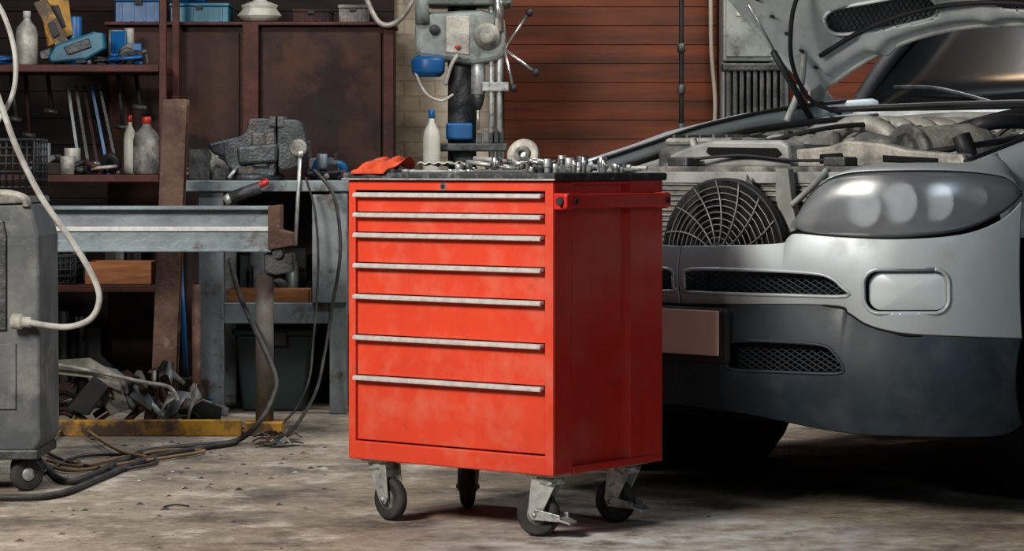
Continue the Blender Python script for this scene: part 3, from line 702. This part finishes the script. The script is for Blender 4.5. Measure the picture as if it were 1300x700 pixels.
ppoly('fixed_body',densify([(286,206),(284,186),(300,176),(312,166),(316,152),(330,150),(346,152),(350,162),(350,218),(340,224),(304,222),(292,214),(286,206)],3)[:-1],y+.03,.16,VIS,.014)
ppoly('anvil',[(262,183),(272,180),(306,172),(308,196),(286,200),(270,196)],y+.04,.14,VIS,.012)
ppoly('moving_jaw',densify([(352,152),(376,152),(384,160),(389,176),(388,200),(376,212),(356,216),(352,200),(352,152)],3)[:-1],y+.03,.16,VIS,.014)
ppoly('jaw_plate_1',[(342,148),(350,148),(350,161),(342,161)],y+.02,.18,DST,.002)
ppoly('jaw_plate_2',[(352,148),(360,148),(360,161),(352,161)],y+.02,.18,ENG,.002)
ppoly('slide_bar',[(340,178),(394,178),(394,202),(340,202)],y+.07,.08,DST,.008)
ppoly('rib',[(318,168),(336,168),(342,214),(320,214)],y+.018,.03,VIS,.01)
ppoly('guide_box',[(300,186),(352,182),(352,206),(302,210)],y+.0,.20,VIS,.012)
p=W(378,188,y-.03)
lathe('screw_head',[(.03,0),(.036,.01),(.036,.05),(.025,.07)],p,ENG,(0,1,0),20)
tube('tommy_bar',[W(381,196,y-.06),W(375,312,y-.06)],.008,ZINC);tube('bar_ball',[W(381,192,y-.06),W(381,199,y-.06)],.014,ZINC)
tube('lock_lever',[W(300,214,y+.02),W(290,226,y-.01)],.008,ZINC)
end()
grp('angle_grinder')
tube('body',[W(292,252,10.70),W(330,238,10.72)],.026,DST);tube('front_head',[W(286,256,10.70),W(294,250,10.70)],.022,ZINC)
tube('grip',[W(318,242,10.72),W(340,230,10.74)],.014,REDP);tube('cord',[W(286,258,10.72),W(300,275,10.7),W(290,300,10.7)],.006,CABL);end()
grp('leaning_h_beam')
p0=W(205,535,10.35);p0.z=0;p1=W(222,126,10.42)
d=(p1-p0)
for nm,(xa,xb,ya,yb) in {'flange_front':(-.047,.047,0,.01),'web':(-.006,.006,.01,.08),'flange_back':(-.047,.047,.08,.09)}.items():
    pts=[p0+Vector((xa,ya,0)),p0+Vector((xb,ya,0)),p0+Vector((xb,yb,0)),p0+Vector((xa,yb,0))]
    prism(nm,pts,d,RUSTB,.003)
end()
grp('steel_rail_stand')
y=9.95
a=W(20,262,y);b=W(352,320,y)
prism('rail_web',[(a.x-.8,y+.03,a.z-.005),(a.x-.8,y+.04,a.z-.005),(a.x-.8,y+.04,b.z+.005),(a.x-.8,y+.03,b.z+.005)],(b.x-a.x+.8,0,0),STL,.002)
box('rail_flange_top',a.x-.8,b.x,y-.02,y+.16,a.z-.014,a.z,STL,.003)
box('rail_flange_bottom',a.x-.8,b.x-.02,y-.03,y+.16,b.z,b.z+.012,STL,.003)
pbox('rail_mid_ledge',-200,288,350,294,y-.01,.04,ALU,.002)
ppoly('rail_lower_web',[(-200,294),(350,294),(350,318),(-200,318)],y+.0,.03,STL,.003)
ppoly('end_bracket',[(340,262),(356,260),(356,292),(370,296),(372,312),(340,318)],y-.04,.14,RUSTB,.004)
cyl('end_roller',W(352,322,y-.02),.02,.12,DST,(0,1,0))
ppoly('clamp',[(335,322),(372,322),(372,346),(350,350),(335,346)],y,.12,DST,.006)
pl=W(336,348,y+.06)
tube('pipe_leg',[pl,Vector((pl.x,pl.y,.05))],.034,M('pipe_grey_rust',(.14,.13,.12),(.08,.05,.04),rough=.7,bump=.3),16,1)
box('foot_plate',pl.x-.07,pl.x+.07,pl.y-.07,pl.y+.07,.0,.05,YEL,.004)
q0=G(60,562)
box('base_rail',q0.x,pl.x-.08,9.93,9.97,0,.06,YEL,.004);box('base_rail_flange',q0.x,pl.x-.08,9.97,10.05,0,.01,YEL,.002)
tube('far_leg',[(a.x-.7,y+.06,a.z-.18),(a.x-.7,y+.06,0.0)],.033,RUST,16,1)
end()
grp('steel_table')
tx0=W(455,0,11).x;tx1=W(720,0,11).x
box('top',tx0,tx1,10.95,11.5,.90,.94,BEN,.004)
for i,(x,yy) in enumerate(((tx0,10.96),(tx1-.05,10.96),(tx0,11.44),(tx1-.05,11.44))):box('leg_%d'%i,x,x+.05,yy,yy+.05,0,.9,BEN,.003)
end()
grp('drill_press')
y=11.15
box('base',W(545,0,y).x,W(650,0,y).x,y-.12,y+.25,.941,.985,MCH,.01)
cc=W(586,0,y);cyl('column',(cc.x,y+.12,.985),.060,.8,DST)
ppoly('head_casting',[(526,30),(536,16),(612,12),(640,20),(644,60),(636,76),(600,82),(560,76),(528,72)],y-.03,.26,MCH,.02)
ppoly('belt_cover',[(540,-30),(550,-44),(640,-44),(650,-30),(650,6),(540,6)],y-.05,.34,MCH,.02)
tube('cover_pipe',[W(536,-20,y-.03),W(536,30,y-.03)],.03,MCH)
tube('cover_pipe_2',[W(633,-20,y-.03),W(633,40,y-.03)],.022,CHR)
lathe('feed_hub',[(.05,0),(.055,.02),(.04,.04),(.03,.07),(0,.075)],W(618,46,y-.03),ENL,(0,-1,0),24)
ppoly('name_panel',[(566,20),(596,20),(596,70),(566,66)],y-.036,.01,ENL,.003)
lathe('dial',[(.022,0),(.022,.015),(0,.016)],W(552,38,y-.03),BLK,(0,-1,0),20)
lathe('dial_2',[(.010,0),(.010,.015),(0,.016)],W(581,60,y-.036),REDP,(0,-1,0),16)
lathe('motor_cup',[(.05,0),(.068,.02),(.07,.07),(.055,.085)],Vector((W(544,0,y).x,y-.03,W(0,98,y).z)),BLU,(0,0,1),28)
hc=W(640,62,y-.04)
ls=[[hc,W(u,v,y-.06)] for (u,v) in ((672,16),(680,92),(652,112))]
tubes('feed_handles',ls,.006,CHR,8,1)
for i,(u,v) in enumerate(((672,16),(680,92),(652,112))):
    lathe('knob_%d'%i,[(.004,-.018),(.014,-.01),(.016,0),(.012,.012),(.004,.018)],W(u,v,y-.06),BLK,(0,0,1),14)
for i,u in enumerate((624,634)):
    cyl('quill_rod_%d'%i,Vector((W(u,0,y).x,y,.985)),.012,.7,ZINC)
cyl('quill',Vector((W(607,0,y).x,y+.02,W(0,120,y).z)),.03,.16,ZINC)
lathe('chuck',[(.008,0),(.018,.02),(.026,.05),(.026,.07)],Vector((W(607,0,y).x,y+.02,W(0,140,y).z)),DST,(0,0,1),20)
cyl('drill_bit',Vector((W(607,0,y).x,y+.02,W(0,165,y).z)),.005,.09,CHR)
pbox('stop_block',612,104,646,116,y-.02,.06,ZINC,.004)
pbox('blue_clamp',566,156,600,178,y-.0,.2,BLU,.01)
pbox('work_table',556,182,644,192,y-.1,.3,DST,.005);pbox('table_bracket',575,192,600,206,y,.15,DST,.004)
for k in range(5):pbox('machine_vise_%d'%k,606+k*7,168-3*(k%2),612+k*7,182,y-.05,.1,random.choice([DST,ENG,ZINC]),.003)
tube('cable',[W(527,90,y-.06),W(540,118,y-.07),W(560,128,y-.08),W(575,120,y-.06)],.006,HOSE)
tube('flex_hose',[W(580,70,y-.06),W(572,85,y-.08),W(565,108,y-.07)],.009,ENL)
end()
def bottle(name,u,vb,hpx,wpx,y,mat,cap,zb=None):
    p=W(u,vb,y);s=y/F;h=hpx*s;r=wpx*s/2
    if zb is not None:p.z=zb
    grp(name);lathe('body',[(r*.92,0),(r,.01),(r,h*.6),(r*.85,h*.7),(r*.35,h*.82),(r*.3,h*.88)],p,mat,seg=24)
    lathe('cap',[(r*.36,0),(r*.36,h*.12)],p+Vector((0,0,h*.87)),cap,seg=16);end()
bottle('spray_can',548,205,92,22,10.98,CREAM,BLU,.9405)
bottle('oil_bottle',186,222,74,34,11.12,ENG,REDP,shz[1]+.001)
bottle('milky_plastic_bottle',34,82,70,28,11.15,ENL,CREAM,shz[0]+.001)
bottle('solvent_bottle',165,222,76,16,11.3,CREAM,REDP,shz[1]+.001)
def carton(name,u0,u1,hpx,y,t,mat,z,bev=.004):
    a=W(u0,0,y);b=W(u1,0,y);h=hpx*y/F
    grp(name)
    box('body',a.x,b.x,y,y+t,z,z+h*.85,mat,bev);box('lid',a.x-.004,b.x+.004,y-.004,y+t+.004,z+h*.86,z+h+.004,mat,bev)
    box('latch',(a.x+b.x)/2-.015,(a.x+b.x)/2+.015,y-.012,y-.005,z+h*.7,z+h*.9,BLK,.002)
    for k in range(4):
        x=a.x+(b.x-a.x)*(k+.5)/4;box('rib_%d'%k,x-.006,x+.006,y-.004,y,z+.005,z+h*.8,mat,.001)
    end()
carton('blue_tool_case',216,290,24,11.6,.25,TEAL,ctz)
carton('blue_tool_case',146,206,32,11.62,.22,BLU,ctz)
carton('parts_box',372,418,16,11.6,.25,RUST,ctz)
carton('parts_box',430,466,24,11.75,.2,ENG,ctz)
grp('power_drill')
z9=ctz+24*11.6/F+.006
tube('body',[(W(226,0,11.7).x,11.7,z9+.036),(W(262,0,11.7).x,11.7,z9+.036)],.035,BLU);tube('chuck',[(W(262,0,11.7).x,11.7,z9+.036),(W(280,0,11.7).x,11.7,z9+.036)],.02,DST)
tube('grip',[(W(232,0,11.7).x,11.7,z9+.03),(W(226,0,11.7).x,11.79,z9+.025)],.022,BLK);end()
grp('crumpled_white_bag')
lathe('bag',[(.01,0),(.07,.01),(.10,.035),(.075,.065),(.085,.08),(.03,.10),(.04,.13),(.01,.14)],(W(330,0,11.7).x,11.7,ctz),CREAM,seg=7)
end()
tube('hanging_air_hose',[W(445,-60,11.5),W(470,10,11.5),W(488,32,11.48),W(512,20,11.5),W(530,-20,11.6),W(540,-80,11.7)],.012,ENL)
grp('yellow_spirit_level')
prism('frame',[W(42,4,11.2),W(58,-2,11.2),W(96,70,11.2),W(82,80,11.2)],(0,.03,0),YEL,.003);prism('vial_insert',[W(60,30,11.19),W(68,27,11.19),W(76,44,11.19),W(68,48,11.19)],(0,.01,0),BLK,.002);end()
grp('folded_yellow_sign')
ppoly('panel',[(50,0),(86,-6),(92,44),(60,60)],11.3,.02,YEL,.003);ppoly('black_mark',[(60,8),(74,6),(84,34),(70,38)],11.295,.01,BLK,.003);end()
grp('blue_oil_drill')
ppoly('body',[(60,72),(70,56),(118,40),(132,42),(134,62),(110,76),(64,80)],11.05,.06,TEAL,.01);ppoly('chuck',[(50,66),(64,60),(66,74),(52,76)],11.06,.04,DST,.004);ppoly('grip_panel',[(80,60),(112,48),(116,60),(86,70)],11.04,.02,DST,.004)
ppoly('trigger_block',[(95,72),(108,70),(110,80),(96,81)],11.055,.04,BLK,.004);end()
def clutter(name,u0,u1,z,y0,y1,n,hmax,mats):
    grp(name)
    for i in range(n):
        u=random.uniform(u0,u1);y=random.uniform(y0,y1);x=W(u,0,y).x;m=random.choice(mats);w=random.uniform(.02,.06);h=random.uniform(.02,hmax)
        k=random.randint(0,4)
        if k==0:
            a=random.uniform(0,3);d=Vector((math.cos(a),math.sin(a)*.5,0))*w
            prism('block_%d'%i,[Vector((x,y,z))-d,Vector((x,y,z))+d,Vector((x,y+.03,z))+d,Vector((x,y+.03,z))-d],(0,0,h),m,.003)
        elif k==1: cyl('tin_%d'%i,(x,y,z),w*.6,h,m)
        elif k==2:
            a=random.uniform(0,3);tube('rod_%d'%i,[(x-math.cos(a)*w*1.3,y-math.sin(a)*w*.5,z+.015),(x+math.cos(a)*w*1.3,y+math.sin(a)*w*.5,z+.015+random.random()*.06)],.012,m,8,1)
        elif k==3:lathe('ring_%d'%i,[(w*.4,0),(w*.8,0),(w*.8,.02),(w*.4,.02),(w*.4,0)],(x,y,z+w*.8),m,(random.uniform(-.4,.4),1,.3),20)
        else:
            tube('coil_%d'%i,[(x+w*math.cos(t),y+w*.5*math.sin(t),z+.01+.004*t) for t in [q*.6 for q in range(16)]],.008,m,6,2)
    end()
mm=[DST,ENG,RUST,BLK,ENL,STL,DST,BLK]
clutter('spare_parts_pile',-50,5,shz[0]+.001,11.1,11.36,14,.2,mm+[BLU,CREAM,REDP])
clutter('spare_parts_pile',145,182,shz[0]+.001,11.12,11.36,18,.18,mm+[BLU,REDP])
clutter('spare_parts_pile',60,130,shz[0]+.001,11.34,11.40,12,.22,mm+[BLU])
clutter('metal_offcuts_pile',50,140,shz[1]+.001,11.06,11.14,36,.13,mm)
clutter('metal_offcuts_pile',10,185,shz[2]+.001,11.30,11.38,30,.28,mm+[REDP])
clutter('bench_hardware_pile',244,285,.9455,11.18,11.4,24,.14,mm)
clutter('bench_hardware_pile',400,434,.9455,11.1,11.35,24,.12,mm+[BLU])
clutter('table_hardware_pile',472,512,.9405,11.05,11.35,20,.14,mm+[BLU,BLU])
clutter('table_hardware_pile',672,710,.9405,11.05,11.3,10,.10,mm)
clutter('machine_parts_pile',300,390,.4405,11.16,11.3,32,.3,mm)
clutter('understorage_pile',20,180,.001,11.1,11.4,40,.4,[DST,RUST,BLK,VOID,ENG])
grp('leaning_metal_strips')
for i in range(5):
    p=W(100+i*12,200,11.28);p.z=shz[1]+.002;tp=W(84+i*10,108,11.36)
    prism('strip_%d'%i,[p,p+Vector((.014,0,0)),p+Vector((.014,.004,0)),p+Vector((0,.004,0))],tp-p,[STL,DST,RUST,BLU,DST][i],.001)
end()
grp('wooden_parts_box')
a=W(108,333,11.02);b=W(192,362,11.02)
box('front',a.x,b.x,11.02,11.032,shz[2]+.001,a.z,WOOD,.002);box('back',a.x,b.x,11.23,11.242,shz[2]+.001,a.z,WOOD,.002)
box('side_1',a.x,a.x+.012,11.032,11.23,shz[2]+.001,a.z,WOOD,.002);box('side_2',b.x-.012,b.x,11.032,11.23,shz[2]+.001,a.z,WOOD,.002)
end()
def basket(name,x0,x1,y0,y1,z0,z1,mat,n=7,m=4,r=.004):
    grp(name);ls=[]
    for k in range(m+1):
        z=z0+.006+(z1-z0-.006)*k/m;ls.append([(x0,y0,z),(x1,y0,z)]);ls.append([(x1,y0,z),(x1,y1,z)]);ls.append([(x1,y1,z),(x0,y1,z)]);ls.append([(x0,y1,z),(x0,y0,z)])
    for k in range(n+1):
        x=x0+(x1-x0)*k/n;ls+= [[(x,y0,z0+.004),(x,y0,z1)],[(x,y1,z0+.004),(x,y1,z1)],[(x,y0,z0+.006),(x,y1,z0+.006)]]
    for k in range(1,5):
        y=y0+(y1-y0)*k/5;ls+=[[(x0,y,z0+.004),(x0,y,z1)],[(x1,y,z0+.004),(x1,y,z1)]]
    tubes('lattice',ls,r,mat,4,1);tubes('rim',[[(x0,y0,z1),(x1,y0,z1)],[(x1,y0,z1),(x1,y1,z1)],[(x1,y1,z1),(x0,y1,z1)],[(x0,y1,z1),(x0,y0,z1)]],r*1.6,mat,6,1);end()
a=W(50,326,11.04);b=W(96,362,11.04);basket('plastic_basket',a.x,b.x,11.04,11.22,shz[2]+.001,a.z,BLK)
grp('blue_broom');q=G(240,527)
tube('pole',[(q.x,10.70,.16),W(229,322,10.78)],.010,BLU,10,1);box('head',q.x-.05,q.x+.05,10.67,10.73,.1,.16,RUST,.01);box('bristles',q.x-.048,q.x+.048,10.675,10.725,.0,.1,BLK,.004);end()
tube('rusty_bar',[(G(247,540).x,10.45,.01),W(249,362,10.5)],.018,RUSTB,10,1)
bottle('blue_bottle',266,530,28,20,10.6,TEAL,BLU,0.0)
grp('scrap_metal_pile')
for i in range(50):
    u=random.uniform(62,262);y=random.uniform(10.12,10.32);x=W(u,0,y).x;w=random.uniform(.04,.15);a=random.uniform(0,3.1);tl=random.uniform(-.6,.6)
    zc=random.uniform(.03,.2)*(1 if 90<u<220 else .5);d=Vector((math.cos(a)*w,math.sin(a)*w*.3,abs(tl)*w));e=Vector((0,.05,0.06*random.random()))
    m=random.choice([DST,ENG,RUST,STL,ENL,BLK,RUSTB,VOID]);c=Vector((x,y,zc))
    if i%3: grid('sheet_%d'%i,[[c-d,c+Vector((0,0,.02)),c+d],[c-d+e,c+e+Vector((0,.0,.04)),c+d+e]],m,.006)
    else: tube('pipe_%d'%i,[c-d,c+d*.3+Vector((0,0,.03)),c+d],random.uniform(.006,.014),m,8,3)
tube('curved_pipe',[W(55,460,10.1),W(110,470,10.1),W(180,485,10.1),W(215,492,10.1),W(226,510,10.1)],.008,ENL)
ppoly('bent_sheet',[(84,520),(118,478),(138,492),(112,528)],10.08,.03,BLK,.004)
ppoly('bent_sheet_2',[(120,496),(150,486),(165,520),(140,528)],10.14,.02,ENG,.004)
end()
grp('welding_machine')
ppoly('housing',[(-110,262),(38,258),(50,300),(52,560),(44,574),(-110,574)],8.2,.34,WELD,.01)
ppoly('top_plate',[(-110,250),(36,250),(38,258),(-110,262)],8.19,.36,ENG,.004)
ppoly('front_panel',[(-100,285),(4,280),(8,300),(8,420),(-100,420)],8.19,.012,DST,.004)
ppoly('vent',[(-60,440),(20,436),(20,520),(-60,520)],8.193,.01,WELD,.002)
tube('handle',[W(-60,252,8.25),W(0,246,8.22),W(30,252,8.2),W(34,262,8.2)],.014,ENL)
ppoly('chassis',[(-110,572),(48,572),(48,584),(-110,584)],8.2,.34,DST,.004)
for k,(u,yy) in enumerate(((34,8.26),(34,8.46),(-90,8.3))):
    x=W(u,0,yy).x
    lathe('wheel_%d'%k,[(.02,-.014),(.045,-.016),(.052,-.008),(.052,.008),(.045,.016),(.02,.014)],(x,yy,.052),RUB,(.5,-.86,0),28)
    lathe('wheel_hub_%d'%k,[(.004,-.018),(.02,-.018),(.02,.018),(.004,.018)],(x,yy,.052),ZINC,(.5,-.86,0),16)
    tube('wheel_fork_%d'%k,[(x-.02,yy,.052),(x-.02,yy,.11)],.01,ZINC,8,1)
lathe('connector',[(.024,0),(.024,.03),(.016,.035),(.016,.06)],W(16,408,8.17),HOSE,(1,-.2,-.05),20)
end()
tz=W(0,250,8.25).z+.022
a=W(-80,178,8.27);b=W(43,243,8.27);basket('black_crate',a.x,b.x,8.27,8.5,tz,a.z,BLK,14,6,.0035)
tube('air_hose',[W(-30,50,8.1),W(0,130,8.08),W(22,190,8.08),W(52,250,8.08),(W(84,296,8.08)),W(112,340,8.08),W(126,376,8.08),W(116,404,8.08),W(88,415,8.1),W(56,413,8.13),W(32,408,8.16)],.0095,HOSE,12,8)
tube('air_hose',[W(-20,-20,8.15),W(5,20,8.15),W(19,70,8.15),W(16,120,8.15),W(-10,165,8.15)],.008,HOSE,12,8)
def gp(L,h=.012): return [G(u,v,h) for u,v in L]
tube('floor_cable',gp([(-30,520),(0,542),(30,560),(56,590),(80,610),(110,606),(180,575),(250,566),(300,560)])+[W(330,535,9.6),W(346,505,9.7),W(350,480,9.78),W(334,440,9.85),W(306,380,10.1),W(292,330,10.5)],.010,CABL,10,8)
tube('floor_cable',gp([(-30,630),(30,632),(80,626),(130,606),(190,582),(250,570),(300,562)]),.010,CABL,10,8)
TR=M('tan_rope',(.30,.20,.11),rough=.9)
tube('floor_cable',gp([(60,585),(100,592),(150,582),(210,572),(260,573),(220,580),(150,590),(90,598),(60,590)],.01),.006,TR,8,6)
tube('floor_cable',gp([(45,575),(80,545),(105,525),(110,545),(150,572),(185,580)],.02),.006,TR,8,6)
tube('floor_cable',gp([(55,600),(100,580),(160,578),(200,586),(150,596),(90,588),(60,575)],.01),.006,CABL,8,6)
tube('hanging_cable',[W(398,215,10.7),W(424,250,10.68),W(432,320,10.68),W(420,400,10.66),W(412,450,10.6),W(400,500,10.4),G(372,545,.02),G(350,556,.012)],.007,CABL,10,8)
tube('hanging_cable',[W(388,225,10.7),W(400,270,10.69),W(404,340,10.68),W(398,430,10.6),W(390,490,10.5),G(360,535,.012),G(300,545,.012)],.005,CABL,10,8)
tube('floor_wire_scrap',gp([(208,644),(222,641),(240,643)],.003),.002,VOID,6,4)
grp('floor_debris')
for i in range(330):
    u=random.uniform(20,1040) if i%2 else random.uniform(60,430);v=random.choice([random.uniform(548,625),random.uniform(552,698)])
    if 420<u<880 and v<690: continue
    p=G(u,v);s=random.choice([.003,.004,.006,.008,.014])*random.uniform(.7,1.2)
    mk('chip_%d'%i,[p+Vector((-s,-s,0)),p+Vector((s,-s*.6,0)),p+Vector((s*.5,s,0)),p+Vector((0,0,s*.5))],[(0,1,2),(0,1,3),(1,2,3),(2,0,3)],random.choice([DST,RUSTB,ENG,BLK,RUST,ENL]))
for k in range(12):
    c=G(random.uniform(330,390),random.uniform(550,568),.01);w=.035
    grid('torn_scrap_%d'%k,[[c+Vector((-w,0,0)),c+Vector((0,.01,.02*random.random())),c+Vector((w,0,0))],[c+Vector((-w*.6,.03,.01)),c+Vector((0,.05,.025*random.random())),c+Vector((w*.7,.03,0))]],random.choice([DST,RUST,ENG]),.003,smooth=False)
end()
pole=W(865,0,11.7)
grp('black_support_pole')
tube('pole',[(pole.x,11.7,0),(pole.x,11.7,3.6)],.011,BLK,10,1)
for k,z in enumerate((1.15,1.32,1.5)):cyl('collar_%d'%k,(pole.x,11.7,z),.018,.04,DST)
end()
grp('electrical_box')
pbox('housing',918,-10,984,78,11.72,.12,MCH,.01);pbox('door',922,-4,980,72,11.71,.012,MCH,.004)
cyl('knob',W(972,35,11.7),.012,.02,BLK,(0,-1,0));pbox('label',935,8,955,20,11.705,.004,CREAM,.001)
end()
grp('wall_radiator')
for k in range(9):
    pbox('fin_%d'%k,922+k*8.5,84,928+k*8.5,200,11.7,.1,DST,.006)
pbox('header',918,80,1000,90,11.69,.12,DST,.006);pbox('footer',918,196,1000,206,11.69,.12,DST,.006)
end()
tube('wall_conduit',[W(902,-60,11.95),W(903,60,11.95),W(908,140,11.95),W(900,260,11.95)],.010,CREAM)
# ================= LIGHTS
def area(name,loc,tgt,sx,sy,pw,col):
    l=bpy.data.lights.new(name,'AREA');l.shape='RECTANGLE';l.size=sx;l.size_y=sy;l.energy=pw;l.color=col
    o=bpy.data.objects.new(name,l);o.location=loc;o.rotation_euler=(Vector(tgt)-Vector(loc)).to_track_quat('-Z','Y').to_euler();S.collection.objects.link(o)
area('key_light',(-2.6,4.6,3.0),(.3,8.0,.6),1.3,1.0,232,(1,.94,.86))
area('fill_light',(2.6,2.6,2.2),(.8,8.0,.8),1.2,1.0,36,(.72,.88,1))
area('overhead_fill',(-1.2,9.0,3.4),(-.9,10.6,.8),1.2,.4,42,(.9,.96,1))  # added area light to lift the back of the room, no fixture there
area('wall_fill',(.9,10.4,3.3),(.7,12,1.3),.5,.3,20,(1,.72,.45))  # added warm backlight for the planks, not an actual lamp
area('overhead_fill',(1.9,10.2,3.4),(1.2,8.8,1.0),1.4,.6,80,(.9,.96,1))  # added softbox that lights the engine bay from behind, no real fixture
w=bpy.data.worlds.new('w');S.world=w;w.use_nodes=True;w.node_tree.nodes['Background'].inputs[0].default_value=(.02,.03,.04,1)
S.view_settings.view_transform='Standard'
for lk in ('Medium High Contrast','Standard - Medium High Contrast'):
    try:
        S.view_settings.look=lk;print('look',lk);break
    except Exception as ex: print(ex)
cam=bpy.data.cameras.new('camera');co=bpy.data.objects.new('camera',cam);S.collection.objects.link(co)
co.location=(0,0,1);co.rotation_euler=(math.radians(90),0,0);cam.lens=F/1300*36;cam.sensor_width=36;cam.shift_y=-(350-HY)/1300
cam.clip_end=100;S.camera=co
